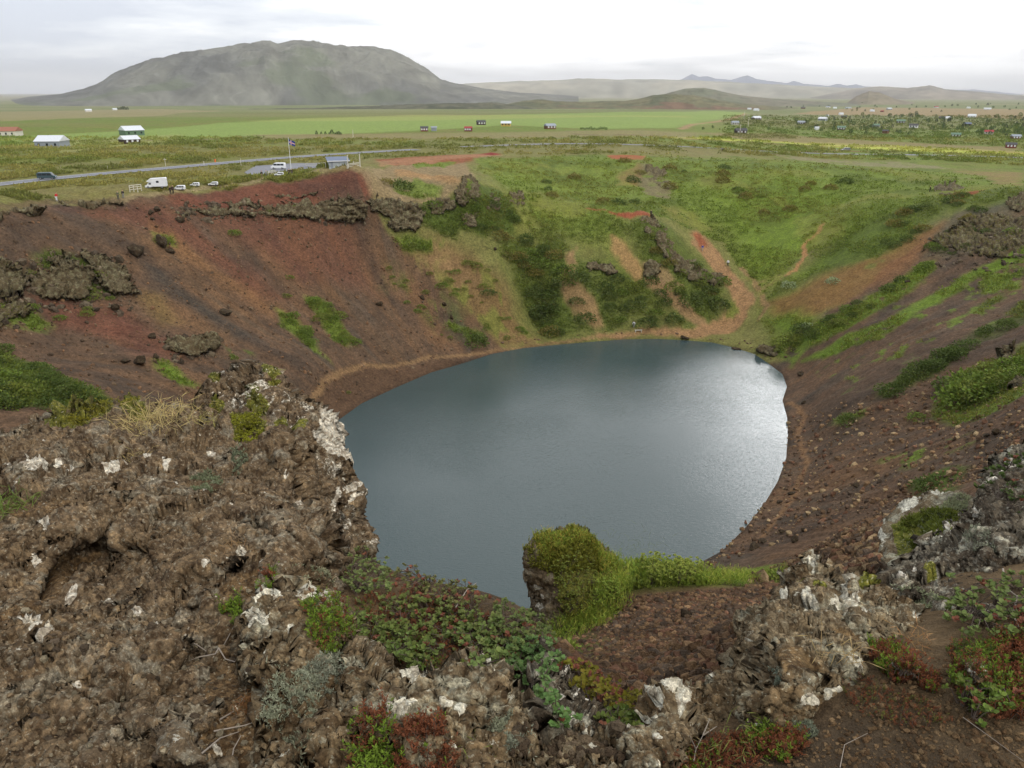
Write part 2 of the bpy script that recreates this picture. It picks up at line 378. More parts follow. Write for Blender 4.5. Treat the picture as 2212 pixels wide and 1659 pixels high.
# promontory plateau
paintp([(800,365),(900,352),(1000,345),(1030,380),(1000,400),(950,440),(905,462),(860,440),(806,430),(790,385)], srgb(134,114,92), 1, 2, .85)
paintp([(850,395),(900,385),(960,400),(950,430),(900,425),(850,412)], GR, 1, 1.5, .9, cov=(3,.6))
paintp([(800,345),(1000,335),(1080,330),(1000,352),(860,358)], RED, 1.5, 3, .75)
paintp([(810,350),(900,340),(1060,333),(1090,336),(960,346),(820,360)], srgb(150,112,90), 1, 2, .7)
paintp([(1035,333),(1060,329),(1085,333),(1060,336)], srgb(120,42,38), .8, 1, 1)
paintp([(850,367),(900,372),(960,378),(1000,392),(990,400),(930,388),(860,380)], srgb(160,122,88), 1, 1.5, .6)
paintp([(890,355),(950,350),(990,350),(960,362),(900,364)], GRB, .8, 1, .9)
# slope between red wall and lake
paintp([(880,540),(1000,540),(1100,620),(1130,700),(1200,740),(1090,752),(1040,700),(950,610)], srgb(116, 90, 66), 3, 4, .85, cov=(9,.85))
paintp([(905,545),(1000,560),(1080,620),(1120,700),(1190,738),(1090,750),(1030,690),(950,610)], srgb(106,108,56), 1, 3, .8, cov=(2.2,.42))
paintp([(905,545),(980,545),(1040,600),(960,610),(900,580)], TAN, 2, 2, .5)
paintp([(800,600),(870,640),(960,740),(1040,745),(1000,660),(920,600),(850,560)], GRD, 2, 4, .5, cov=(5,.33))
# the green bowl
paintp([(1040,345),(1380,335),(1650,350),(1760,420),(1700,520),(1640,590),(1560,500),(1450,440),(1200,440),(1080,410)], GR, 5, 6, .8)
paintp([(1060,350),(1300,345),(1380,420),(1300,440),(1120,410)], srgb(112,118,58), 4, 6, .75)
paintp([(1560,360),(1760,380),(1850,420),(1740,520),(1660,600),(1600,560),(1560,440)], GRB, 6, 6, .8)
paintp([(1600,340),(1900,350),(2050,370),(2000,400),(1850,400),(1650,370)], GRB, 8, 9, .55)
paintp([(1250,440),(1370,440),(1340,500),(1250,520),(1150,470)], GRB, 4, 4, .6)
paintp([(1060,500),(1200,500),(1260,600),(1300,700),(1180,735),(1110,640)], GRD, 4, 5, .85)
paintp([(1210,560),(1290,540),(1400,600),(1480,690),(1300,712),(1220,660)], GRD, 4, 4, .7)
paintp([(1350,475),(1440,480),(1520,560),(1570,640),(1560,690),(1500,700),(1400,580)], GRD, 3, 4, .75)
paintp([(1700,620),(1900,540),(2000,480),(1900,470),(1760,560),(1660,640),(1640,720),(1700,740)], GR, 4, 5, .9)
paintp([(1860,440),(2000,410),(2212,400),(2212,440),(2080,450),(1980,520),(1900,560),(1800,600),(1760,560)], GRD, 4, 5, .75)
paintp([(1990,500),(2080,455),(2200,430),(2212,520),(2100,540),(2000,560)], srgb(92,90,74), 3, 3, .6)
paintp([(1640,660),(1900,555),(2040,480),(1980,560),(1840,650),(1720,700)], srgb(124,88,62), 2, 3, .75, cov=(6,.75))
paintp([(1210,600),(1225,545),(1245,530),(1240,600),(1290,660),(1310,700),(1290,712),(1240,670),(1215,640)], TAN, .8, 1.5, .85, cov=(3,.7))
paintp([(1325,505),(1345,520),(1365,560),(1400,590),(1385,605),(1350,585),(1325,540)], srgb(148,116,84), .8, 1.5, .85)
paintp([(1400,590),(1450,620),(1520,690),(1540,712),(1500,700),(1430,640),(1385,605)], TAN, .6, .8, .9)
paintp([(1375,560),(1440,580),(1480,620),(1430,620)], srgb(140,112,90), .6, 1, .7)
paintp([(1490,503),(1510,500),(1545,535),(1570,570),(1600,600),(1628,640),(1610,690),(1560,722),(1500,727),(1400,722),(1290,730),(1290,720),(1400,706),(1500,706),(1560,684),(1585,650),(1560,610),(1530,570),(1500,530)],
       srgb(146,112,86), .6, 1.5, .9)
paintp([(1495,500),(1512,505),(1530,530),(1512,535)], RED, .5, .6, .7)
paintp([(1560,660),(1590,650),(1600,680),(1570,690)], GR, .4, .6, .8, cov=(2,.5))
paintp([(1335,458),(1395,458),(1410,467),(1360,473),(1335,468)], srgb(134,72,56), .5, .8, .9)
paintp([(1270,450),(1335,462),(1400,466)], RED, .3, .4, .8, line=1.2)
paintp([(1310,335),(1395,337),(1390,345),(1320,343)], srgb(146,78,58), .8, 1, .9)
paintp([(1390,345),(1420,370),(1460,400),(1450,430),(1400,425),(1370,380)], srgb(112,98,80), 2, 2, .8, cov=(4,.75))
paintp([(1340,375),(1385,350),(1380,400),(1330,400)], srgb(124,92,66), 1.5, 2, .6)
paintp([(1780,482),(1765,505),(1735,530),(1738,555),(1715,585),(1700,590)], srgb(160,118,86), .25, .8, .9, line=1.1)
paintp([(1600,580),(1625,600),(1660,660),(1640,690)], TAN, .3, .8, .8, line=1.2)
paintp([(1600,605),(1700,590),(1600,640)], TAN, .3, .8, .5, line=.8)
paintp([(2050,428),(2085,415),(2130,408),(2110,418),(2060,432)], RED, .6, .8, .85)
paintp([(1660,330),(1960,350),(2060,365),(1930,362),(1700,342)], srgb(128,116,98), 2, 4, .7, cov=(8,.6))
paintp([(2080,370),(2212,372),(2212,400),(2140,395)], srgb(128,104,76), 2, 4, .7)
# left wall greenery
for q, c, cv in [([(-60,740),(0,748),(70,785),(170,825),(250,868),(160,885),(40,880),(-60,850)], GRD, .9), ([(325,775),(360,785),(432,835),(400,833),(340,800)], GRB, .9),
    ([(600,670),(640,690),(700,760),(712,780),(670,750),(610,700)], GR, .9), ([(655,640),(700,645),(742,700),(770,745),(720,735),(690,690)], GR, .9),
    ([(985,700),(1050,715),(1056,748),(1010,738)], GRD, .9), ([(0,660),(60,650),(110,700),(60,710),(0,700)], GR, .7), ([(330,500),(370,505),(380,530),(335,525)], GR, .8),
    ([(100,545),(200,560),(280,620),(240,640),(120,620),(60,600)], GRD, .6), ([(490,740),(560,750),(540,800),(500,790)], GRD, .35), ([(850,500),(960,510),(940,540),(860,530)], GR, .7),
    ([(800,435),(900,470),(960,500),(1050,510),(1130,480),(1080,410),(1010,400),(960,440)], GRD, .9), ([(920,640),(960,660),(1000,700),(980,720),(930,670)], GR, .5)]:
    paintp(q, c, 1, 1.5, .95, cov=(3, cv))
# right wall strips
for q, c, cv in [([(1698,745),(1760,700),(1850,655),(1950,600),(2015,560),(2025,580),(1960,630),(1870,690),(1800,725),(1740,752)], GRB, .8),
    ([(1740,775),(1780,750),(1920,690),(2028,630),(2120,575),(2212,530),(2260,510),(2260,545),(2212,560),(2110,600),(2030,655),(1930,712),(1800,770)], GRB, .9),
    ([(2071,684),(2120,655),(2172,632),(2172,645),(2110,672)], GRD, .9), ([(1900,845),(1990,785),(2100,720),(2212,650),(2260,640),(2260,690),(2212,700),(2110,750),(2010,810),(1915,858)], GRD, .8),
    ([(2015,885),(2046,815),(2110,790),(2180,770),(2212,740),(2300,740),(2300,830),(2212,850),(2160,885),(2060,920)], GR, .85), ([(1795,918),(1820,900),(1868,885),(1860,900),(1820,915)], GR, .8),
    ([(1960,1050),(2040,1010),(2080,1015),(2060,1060),(1980,1070)], GRD, .9), ([(1690,740),(1750,735),(1720,790),(1680,770)], GR, .6), ([(2120,600),(2212,560),(2212,620),(2130,640)], GR, .7),
    ([(1900,1000),(2000,960),(2120,930),(2100,960),(1960,1010)], GR, .4), ([(1780,860),(1900,820),(1900,830),(1790,880)], GR, .3),([(1960,640),(2212,540),(2300,560),(2212,700),(2000,790),(1800,850),(1760,800)], GR, .18)]:
    paintp(q, c, 1, 1.5, .95, cov=(2.5, cv))
paintp([(1790,860),(2212,680),(2212,740),(1990,800),(1800,900)], SCD, 3, 4, .6)
paintp([(1640,690),(1720,670),(1760,690),(1700,740)], GRB, 2, 3, .8)
paintp([(1700,870),(1728,880),(1740,900),(1722,935),(1745,1000),(1700,1090),(1640,1170)], srgb(138,104,76), .35, .7, .6, line=.8)
paintp([(1680,1230),(1800,1180),(1900,1130),(1980,1100),(1960,1180),(1820,1240),(1700,1280)], srgb(120,80,58), 2, 2, .7)
for q in [[(1180,1215),(1320,1195),(1500,1235),(1580,1240),(1560,1270),(1440,1275),(1330,1280),(1250,1390),(1165,1380)], [(1590,1235),(1700,1215),(1700,1245),(1610,1250)]]:
    paintp(q, srgb(104,116,52), .8, 1, .9, cov=(1.5,.8))
bw = inpoly(XG, YG, wp([(1000,340),(1400,334),(1700,338),(2000,350),(2212,362),(2212,400),(1980,440),(1740,560),(1640,640),(1560,520),(1440,470),(1150,470)]))
bn = fbm(XG / 11, YG / 11, o=5, g=.62); bn2 = fbm(XG / 4 + 9, YG / 4, o=3, g=.6)
bare = AL[..., 1] / AL[..., 0] < .95; AL = L(AL, srgb(98, 112, 46), bw * ~bare * .6); AL = L(AL, srgb(80, 90, 40), bw * sstep(.0, .4, bn) * .7 * ~bare); AL = L(AL, srgb(120, 112, 60), bw * sstep(.15, .45, fbm(XG / 16 + 50, YG / 16, o=4) + .3 * bn2) * .4); AL = L(AL, srgb(112, 124, 60), bw * sstep(.15, .5, bn2) * .4)
# lakeside path and wet rim
paintp([(668,875),(700,830),(740,802),(790,789),(850,790),(930,772),(1000,768),(1060,758),(1150,748),(1290,727)], srgb(134,106,80), .3, .5, .85, line=.85)
AL = L(AL, AL * .62, (1 - sstep(.1, 1.2, np.abs(lake_d) + .5 * n3)) * .8)
# flat country: fields, tracks
for q, c, k in [([(-200,300),(0,296),(250,284),(560,262),(780,254),(1000,250),(1300,243),(1560,240),(1620,245),(1520,262),(1470,277),(1310,279),(1100,270),(900,282),(700,290),(420,302),(200,312),(-200,318)], HAY, .9),
    ([(1260,277),(1490,262),(1560,240),(1620,243),(1580,255),(1480,277)], HAY, .5), ([(1400,295),(1500,296),(1800,308),(2212,328),(2500,345),(2500,360),(2212,337),(1900,325),(1700,310),(1480,300)], YEL, .95),
    ([(0,318),(200,300),(420,290),(420,302),(100,330)], srgb(140,138,90), .7), ([(520,262),(900,248),(1300,250),(1500,250),(1480,254),(1100,256),(800,262)], srgb(140,142,86), .6),
    ([(-200,250),(100,240),(350,235),(480,240),(300,252),(0,262)], srgb(136,124,98), .7), ([(1850,232),(2212,236),(2300,262),(1980,250),(1700,246)], srgb(140,118,92), .8),
    ([(1480,285),(1700,290),(2212,318),(2212,330),(1900,315),(1600,300)], srgb(130,112,84), .7), ([(560,290),(1000,287),(1500,287),(1500,300),(900,300),(600,297)], srgb(132,116,90), .6)]:
    paintp(q, c, 6, 14, k, wsc=60)
paintp([(-100,308),(420,302),(560,293),(800,290),(1000,284)], srgb(110,88,70), 2, 3, .7, line=5)
paintp([(1470,279),(1500,268),(1580,258),(1610,245)], srgb(150,118,98), 2, 3, .8, line=6)
paintp([(1480,300),(1900,316),(2212,330),(2500,350)], srgb(120,84,68), 2, 3, .7, line=5)
paintp([(1240,289),(1300,292),(1420,292)], srgb(90,70,58), 1, 3, .7, line=4)
paintp([(1720,328),(1830,326),(1870,328)], srgb(112,52,48), 1, 2, .8, line=3)
# foot track along the left rim
paintp([(250,434),(380,412),(450,403),(560,391),(640,379),(700,371),(770,362),(800,360)], srgb(140,124,98), .4, 1.0, .8, line=1.8)
paintp([(-200,455),(0,447),(130,436),(250,434)], srgb(100,84,66), .5, 1.0, .8, line=2.4)
# the ledge at our feet
lm = 1 - sstep(6.5, 9.5, RG)
dirt = L(srgb(102, 84, 66), srgb(84, 70, 58), sstep(-.35, .35, fbm(XG * 2.5, YG * 2.5, o=4)))
dirt = L(dirt, srgb(110, 88, 68), sstep(.1, .5, fbm(XG * 1.4 + 3, YG * 1.4, o=3)) * .6)
AL = L(AL, dirt, lm)
grey_ = AL.mean(-1, keepdims=True); AL = (AL * 1.04 - grey_ * .04) * np.array([.99, 1.0, .86])
AL = np.clip(AL * (1 + .10 * np.clip(n3, -1, 1))[..., None], .004, 1)
def ground_material():
    t = NT('ground'); a = t.attr('albedo').outputs['Color']; p = t.pos()
    fine = t.noise(2.2, 8, .72, p); fine2 = t.noise(14.0, 6, .7, p); grit = t.noise(70.0, 4, .7, p)
    f = t.ramp(fine, [(.28, .52), (.5, 1.0), (.72, 1.5)]); c = t.mix(1.0, a, f, 'MULTIPLY')
    c = t.mix(1.0, c, t.ramp(fine2, [(.25, .7), (.5, 1.0), (.78, 1.35)]), 'MULTIPLY')
    c = t.mix(1.0, c, t.ramp(t.noise(.55, 5, .65, p), [(.3, .78), (.7, 1.24)]), 'MULTIPLY')
    c = t.mix(.6, c, t.ramp(grit, [(.3, .6), (.5, 1.0), (.72, 1.5)]), 'MULTIPLY')
    h = t.math('ADD', t.math('MULTIPLY', fine, 1.0), t.math('MULTIPLY', fine2, .35)); h = t.math('ADD', h, t.math('MULTIPLY', grit, .06))
    t.bump(h, .8, .25)
    return t.fin(c, .95, .12)
MG = ground_material()
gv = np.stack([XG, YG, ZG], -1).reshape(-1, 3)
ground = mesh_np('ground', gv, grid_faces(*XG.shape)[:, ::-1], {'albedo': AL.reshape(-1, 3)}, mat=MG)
tag(ground, 'brown and red scoria crater with green slopes, set in a heath plain', kind='structure')
# ---------- lake ----------
def lake_material():
    t = NT('water'); p = t.pos()
    mp = t.n('ShaderNodeMapping'); mp.inputs['Scale'].default_value = (1.0, 2.4, 1.0); t.link(p, mp.inputs['Vector'])
    w1 = t.noise(1.5, 3, .6, mp.outputs[0], .6); w2 = t.noise(5.0, 2, .5, mp.outputs[0], .4); big = t.noise(.03, 3, .5, p)
    amp = t.ramp(big, [(.35, .35), (.65, 1.0)])
    t.bump(t.math('MULTIPLY', t.math('ADD', w1, t.math('MULTIPLY', w2, .3)), amp), .5, .1)
    t.b.inputs['IOR'].default_value = 1.333
    t.fin(srgb(62, 76, 76), .04, .5); return t.m
lw = np.array(shore_w); lc = lw.mean(0); edge = lc + (lw - lc) * 1.12
lv = np.concatenate([[[lc[0], lc[1], 0]], np.c_[edge, np.zeros(len(edge))]]); n_ = len(edge)
lf = np.array([[0, i + 1, (i + 1) % n_ + 1] for i in range(n_)])
water = mesh_np('water', lv, lf, mat=lake_material(), smooth=False)
if water.data.polygons[0].normal.z < 0: water.data.flip_normals()
tag(water, 'still grey blue crater lake with fine ripples', kind='structure')
# ---------- distant hills ----------
def hill(name, sky, rc, rb, rback, c1, c2, label, nsc=300., namp=.12, pw=1.0, nx=260, nr=110, streak=1.0, c3=None, baseoff=0, gul=0):
    sky = np.array(sky, float); px = np.linspace(sky[0, 0], sky[-1, 0], nx)
    sy = np.interp(px, sky[:, 0], sky[:, 1]); sy = sy + .6 * fbm(px / 9, px * 0 + rc / 1000, o=3) * np.minimum(1, np.minimum(px - px[0], px[-1] - px) / 30)
    r = ray(px, sy); h = np.hypot(r[:, 0], r[:, 1]); az = np.arctan2(r[:, 0], r[:, 1]); zc = 55 + rc * r[:, 2] / h
    rr = np.concatenate([np.linspace(rb, rc, nr), rc + (rback - rc) * np.linspace(0, 1, 16)[1:] ** 1.3])
    R_, A_ = np.meshgrid(rr, az, indexing='ij'); X = R_ * np.sin(A_); Y = R_ * np.cos(A_)
    t = np.where(R_ <= rc, (R_ - rb) / (rc - rb), 1 - (R_ - rc) / (rback - rc)); base = plain(X, Y) - 3 - baseoff
    prof = np.sin(np.clip(t, 0, 1) ** pw * math.pi / 2)
    H_ = np.maximum(zc[None, :] - base, 0)
    rn = fbm(A_ * rc / nsc, R_ / nsc * .55, o=5, g=.55, ridged=True) - .35
    big = fbm(A_ * rc / nsc / 4 + 5, R_ / nsc / 4, o=2)
    env = np.clip(t, 0, 1) * (1 - np.clip(t, 0, 1) ** 4)
    Z = base + H_ * prof * (1 + 0) + H_ * env * (namp * rn * 2 + .3 * namp * big * 2)
    if gul:
        aw_ = A_ * rc + 260 * fbm(A_ * rc / 900, R_ / 900, o=3); gl = fbm(aw_ / 150, R_ / 1500 + 7, o=4, g=.6, ridged=True) - .3
        Z = Z + H_ * env * .10 * gl
    nn = fbm(A_ * rc / nsc * 1.3, R_ / nsc * .35 + 3, o=5, g=.6)
    C = L(np.array(c1), np.array(c2), sstep(-.3, .35, nn))
    if gul: C = C * (1 + .42 * fbm((A_ * rc + 300 * fbm(A_ * rc / 900, R_ / 900, o=3)) / 70, R_ / 1300, o=5, g=.65))[..., None] * (.9 + .2 * sstep(.45, .85, fbm((A_ * rc + 260 * fbm(A_ * rc / 700, R_ / 700, o=3)) / 110, R_ / 1100 + 9, o=4, g=.6, ridged=True)))[..., None]
    if c3 is not None: C = L(C, np.array(c3), sstep(.05, .3, fbm(A_ * rc / nsc * .8 + 40, R_ / nsc * .8, o=4) + (.2 - t)) * .7)
    C = C * (1 + .35 * fbm(A_ * rc / nsc * 5, R_ / nsc * 1.5, o=3))[..., None]
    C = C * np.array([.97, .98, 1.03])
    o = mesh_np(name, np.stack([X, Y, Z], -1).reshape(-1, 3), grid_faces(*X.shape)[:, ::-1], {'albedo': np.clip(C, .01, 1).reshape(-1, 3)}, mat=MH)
    return tag(o, label, kind='structure')
t = NT('hillside'); MH = t.fin(t.attr('albedo').outputs['Color'], .95, .1)
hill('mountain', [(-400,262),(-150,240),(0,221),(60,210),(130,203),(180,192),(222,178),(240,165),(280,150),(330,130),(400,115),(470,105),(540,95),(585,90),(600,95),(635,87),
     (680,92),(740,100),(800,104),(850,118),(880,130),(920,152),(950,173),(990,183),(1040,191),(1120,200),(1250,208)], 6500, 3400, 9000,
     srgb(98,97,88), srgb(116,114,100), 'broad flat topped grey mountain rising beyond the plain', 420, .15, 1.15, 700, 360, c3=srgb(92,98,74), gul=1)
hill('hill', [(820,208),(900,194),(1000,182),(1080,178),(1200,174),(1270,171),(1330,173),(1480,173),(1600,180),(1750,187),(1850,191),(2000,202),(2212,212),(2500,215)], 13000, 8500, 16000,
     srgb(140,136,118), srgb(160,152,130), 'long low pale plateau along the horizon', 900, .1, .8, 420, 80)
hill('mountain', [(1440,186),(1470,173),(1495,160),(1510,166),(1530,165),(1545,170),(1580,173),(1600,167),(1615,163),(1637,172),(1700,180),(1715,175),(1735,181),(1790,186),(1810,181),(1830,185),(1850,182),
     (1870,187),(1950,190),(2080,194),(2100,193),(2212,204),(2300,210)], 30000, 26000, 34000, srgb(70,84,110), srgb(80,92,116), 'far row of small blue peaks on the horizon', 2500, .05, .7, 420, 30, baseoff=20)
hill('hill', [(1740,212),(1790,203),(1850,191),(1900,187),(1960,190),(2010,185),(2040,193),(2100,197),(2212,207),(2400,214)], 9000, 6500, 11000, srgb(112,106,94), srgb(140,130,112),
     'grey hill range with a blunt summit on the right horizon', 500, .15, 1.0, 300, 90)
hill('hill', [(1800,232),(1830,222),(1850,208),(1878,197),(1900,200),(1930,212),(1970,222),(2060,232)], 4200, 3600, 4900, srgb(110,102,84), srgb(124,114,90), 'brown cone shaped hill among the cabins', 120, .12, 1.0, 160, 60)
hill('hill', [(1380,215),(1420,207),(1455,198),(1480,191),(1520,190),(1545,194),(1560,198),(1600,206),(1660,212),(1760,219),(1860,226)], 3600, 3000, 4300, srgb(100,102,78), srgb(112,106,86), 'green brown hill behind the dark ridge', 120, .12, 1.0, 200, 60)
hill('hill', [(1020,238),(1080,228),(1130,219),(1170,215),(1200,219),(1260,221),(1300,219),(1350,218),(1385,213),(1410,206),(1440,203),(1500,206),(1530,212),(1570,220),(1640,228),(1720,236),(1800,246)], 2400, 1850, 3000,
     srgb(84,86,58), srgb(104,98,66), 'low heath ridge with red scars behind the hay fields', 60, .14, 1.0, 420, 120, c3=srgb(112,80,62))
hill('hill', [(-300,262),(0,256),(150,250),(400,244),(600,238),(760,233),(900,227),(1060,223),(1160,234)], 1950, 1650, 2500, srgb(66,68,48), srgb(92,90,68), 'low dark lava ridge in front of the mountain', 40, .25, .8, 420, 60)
# ---------- rock ----------
def rock_material(name, sc, cols, white=.5, lich=.5, bstr=.9, bdist=.05, tone=(.86, .84, .74)):
    """weathered lava; mask attribute: R white lichen, G moss, B bare soil"""
    t = NT(name); p = t.obj(); m = t.attr('mask').outputs['Color']
    s = t.n('ShaderNodeSeparateColor'); t.link(m, s.inputs[0])
    big = t.noise(1.6 * sc, 6, .62, p, .2); mid = t.noise(7 * sc, 9, .74, p, .1); fine = t.noise(34 * sc, 5, .75, p); n4 = t.noise(4.1 * sc, 8, .7, p, .3)
    vo = t.n('ShaderNodeTexVoronoi'); vo.inputs['Scale'].default_value = 16 * sc; t.link(p, vo.inputs['Vector'])
    c = t.ramp(mid, [(.32, cols[0]), (.44, cols[1]), (.56, cols[2]), (.68, cols[3])])
    c = t.mix(t.ramp(big, [(.42, 0), (.62, .75)]), c, cols[4])
    # grey crusts
    c = t.mix(t.math('MULTIPLY', t.ramp(n4, [(.52, 0), (.60, 1)]), lich), c, t.ramp(fine, [(.35, cols[5] * .7), (.65, cols[5] * 1.25)]))
    # soil
    c = t.mix(t.ramp(t.math('ADD', s.outputs[2], t.math('MULTIPLY', t.math('SUBTRACT', mid, .5), .9)), [(.42, 0), (.62, 1)]), c, t.ramp(fine, [(.3, srgb(84, 68, 52)), (.7, srgb(116, 96, 72))]))
    # moss
    mo = t.ramp(t.math('ADD', s.outputs[1], t.math('MULTIPLY', t.math('SUBTRACT', mid, .5), 1.6)), [(.46, 0), (.58, 1)])
    c = t.mix(mo, c, t.ramp(fine, [(.3, srgb(66, 70, 30)), (.5, srgb(98, 99, 44)), (.7, srgb(128, 122, 58))]))
    # white crust patches with hard ragged edges
    wf = t.math('ADD', t.math('ADD', t.math('MULTIPLY', s.outputs[0], 1.0), t.math('MULTIPLY', t.math('SUBTRACT', n4, .5), 1.5)), t.math('MULTIPLY', t.math('SUBTRACT', fine, .5), .9))
    c = t.mix(t.ramp(wf, [(.47, 0), (.55, .93)]), c, t.ramp(fine, [(.3, srgb(150, 142, 132)), (.45, srgb(196, 190, 182)), (.65, srgb(222, 218, 212))]))
    sp = t.ramp(t.noise(9.3 * sc, 7, .66, p, .3), [(.70 - .03 * white, 0), (.72 - .03 * white, 1)])
    c = t.mix(t.math('MULTIPLY', sp, .9), c, t.ramp(fine, [(.3, srgb(170, 165, 158)), (.7, srgb(222, 218, 210))]))
    c = t.mix(t.math('MULTIPLY', t.ramp(t.noise(48 * sc, 3, .6, p), [(.60, 0), (.66, 1)]), .42 * min(white, 1)), c, srgb(186, 182, 170)); c = t.mix(t.math('MULTIPLY', t.ramp(t.noise(19 * sc, 5, .7, p), [(.58, 0), (.64, 1)]), .35 * min(white, 1)), c, srgb(40, 34, 30))
    c = t.mix(1.0, c, t.ramp(fine, [(.25, .5), (.5, 1), (.75, 1.5)]), 'MULTIPLY'); c = t.mix(1.0, c, tone, 'MULTIPLY')
    c = t.mix(1.0, c, t.ramp(t.noise(80 * sc, 3, .7, p), [(.3, .7), (.7, 1.35)]), 'MULTIPLY')
    ts = t.n('ShaderNodeSeparateColor'); t.link(t.attr('tint').outputs['Color'], ts.inputs[0])
    c = t.mix(1.0, c, t.ramp(ts.outputs[0], [(0, srgb(168, 158, 150)), (.3, srgb(225, 215, 205)), (.5, (1, 1, 1)), (.8, (1.25, 1.18, 1.1)), (1.0, (1.7, 1.62, 1.5))]), 'MULTIPLY')
    h = t.math('ADD', t.math('MULTIPLY', mid, 1.0), t.math('MULTIPLY', fine, .30)); v2 = t.n('ShaderNodeTexVoronoi'); v2.inputs['Scale'].default_value = 46 * sc; t.link(p, v2.inputs['Vector']); h = t.math('ADD', t.math('ADD', h, t.math('MULTIPLY', vo.outputs['Distance'], .35)), t.math('MULTIPLY', t.ramp(v2.outputs['Distance'], [(.15, 0), (.35, 1)]), .12))
    t.bump(h, bstr, bdist)
    return t.fin(c, .95, .12)
near_cols = [srgb(66, 54, 44), srgb(98, 82, 66), srgb(120, 104, 86), srgb(150, 132, 108), srgb(104, 86, 68), srgb(142, 138, 128)]
orange_cols = [srgb(62, 54, 46), srgb(96, 82, 68), srgb(120, 104, 86), srgb(156, 134, 106), srgb(104, 88, 70), srgb(138, 134, 124)]
grey_cols = [srgb(66, 56, 46), srgb(104, 90, 74), srgb(128, 114, 96), srgb(158, 146, 126), srgb(104, 86, 66), srgb(150, 146, 134)]
mid_cols = [srgb(66, 60, 50), srgb(92, 84, 70), srgb(112, 102, 84), srgb(140, 132, 110), srgb(96, 82, 64), srgb(146, 144, 120)]
M_NEAR = rock_material('brown_lava', 1.5, orange_cols, 1.2, .6, .9, .018)
M_GREY = rock_material('grey_lava', 1.5, grey_cols, 1.4, .85, .9, .018, (.95, .95, .82))
M_DARK = rock_material('dark_grey_lava', 1.5, [srgb(52,48,44), srgb(84,78,70), srgb(104,98,88), srgb(134,128,118), srgb(78,68,58), srgb(152,150,140)], 1.4, 1.0, .9, .018, (1.05, 1.04, .94))
M_MID = rock_material('crater_lava', .3, mid_cols, .25, .6, 1, .25, (.98, .94, .78))
def cells(x, y, z):
    """rounded clasts: (height 0..1, per-stone random)"""
    xi = np.floor(x).astype(np.int32); yi = np.floor(y).astype(np.int32); zi = np.floor(z).astype(np.int32)
    best = np.full(x.shape, 9.0, np.float32); rid = np.zeros(x.shape, np.float32)
    for a in (-1, 0, 1):
        for b in (-1, 0, 1):
            for c in (-1, 0, 1):
                X_, Y_, Z_ = xi + a, yi + b, zi + c
                h = _P[_P[_P[X_ & 511] + (Y_ & 511)] + (Z_ & 511)]
                r0 = _V[h] * .5 + .5; r1 = _V[(h + 101) & 511] * .5 + .5; r2 = _V[(h + 203) & 511] * .5 + .5; rr_ = _V[(h + 307) & 511] * .5 + .5
                d = np.sqrt((X_ + r0 - x) ** 2 + (Y_ + r1 - y) ** 2 + (Z_ + r2 - z) ** 2) / (.35 + .6 * rr_)
                m = d < best; best[m] = d[m]; rid[m] = (_V[(h + 55) & 511] * .5 + .5)[m]
    return np.sqrt(np.clip(1 - best * best, 0, 1)), rid
def blocks(x, y, z):
    xi = np.floor(x).astype(np.int32); yi = np.floor(y).astype(np.int32); zi = np.floor(z).astype(np.int32)
    best = np.full(x.shape, 9.0, np.float32); out = np.zeros(x.shape, np.float32)
    for a in (-1, 0, 1):
        for b in (-1, 0, 1):
            for c in (-1, 0, 1):
                X_, Y_, Z_ = xi + a, yi + b, zi + c; h = _P[_P[_P[X_ & 511] + (Y_ & 511)] + (Z_ & 511)]; v = lambda k: _V[(h + k) & 511]
                dx, dy, dz = X_ + v(0) * .5 + .5 - x, Y_ + v(101) * .5 + .5 - y, Z_ + v(203) * .5 + .5 - z; d = dx * dx + dy * dy + dz * dz
                m = d < best; best[m] = d[m]; out[m] = (v(55) * .6 + .8 * (dx * v(77) + dy * v(91) + dz * v(13)))[m]
    return out
SURF = []
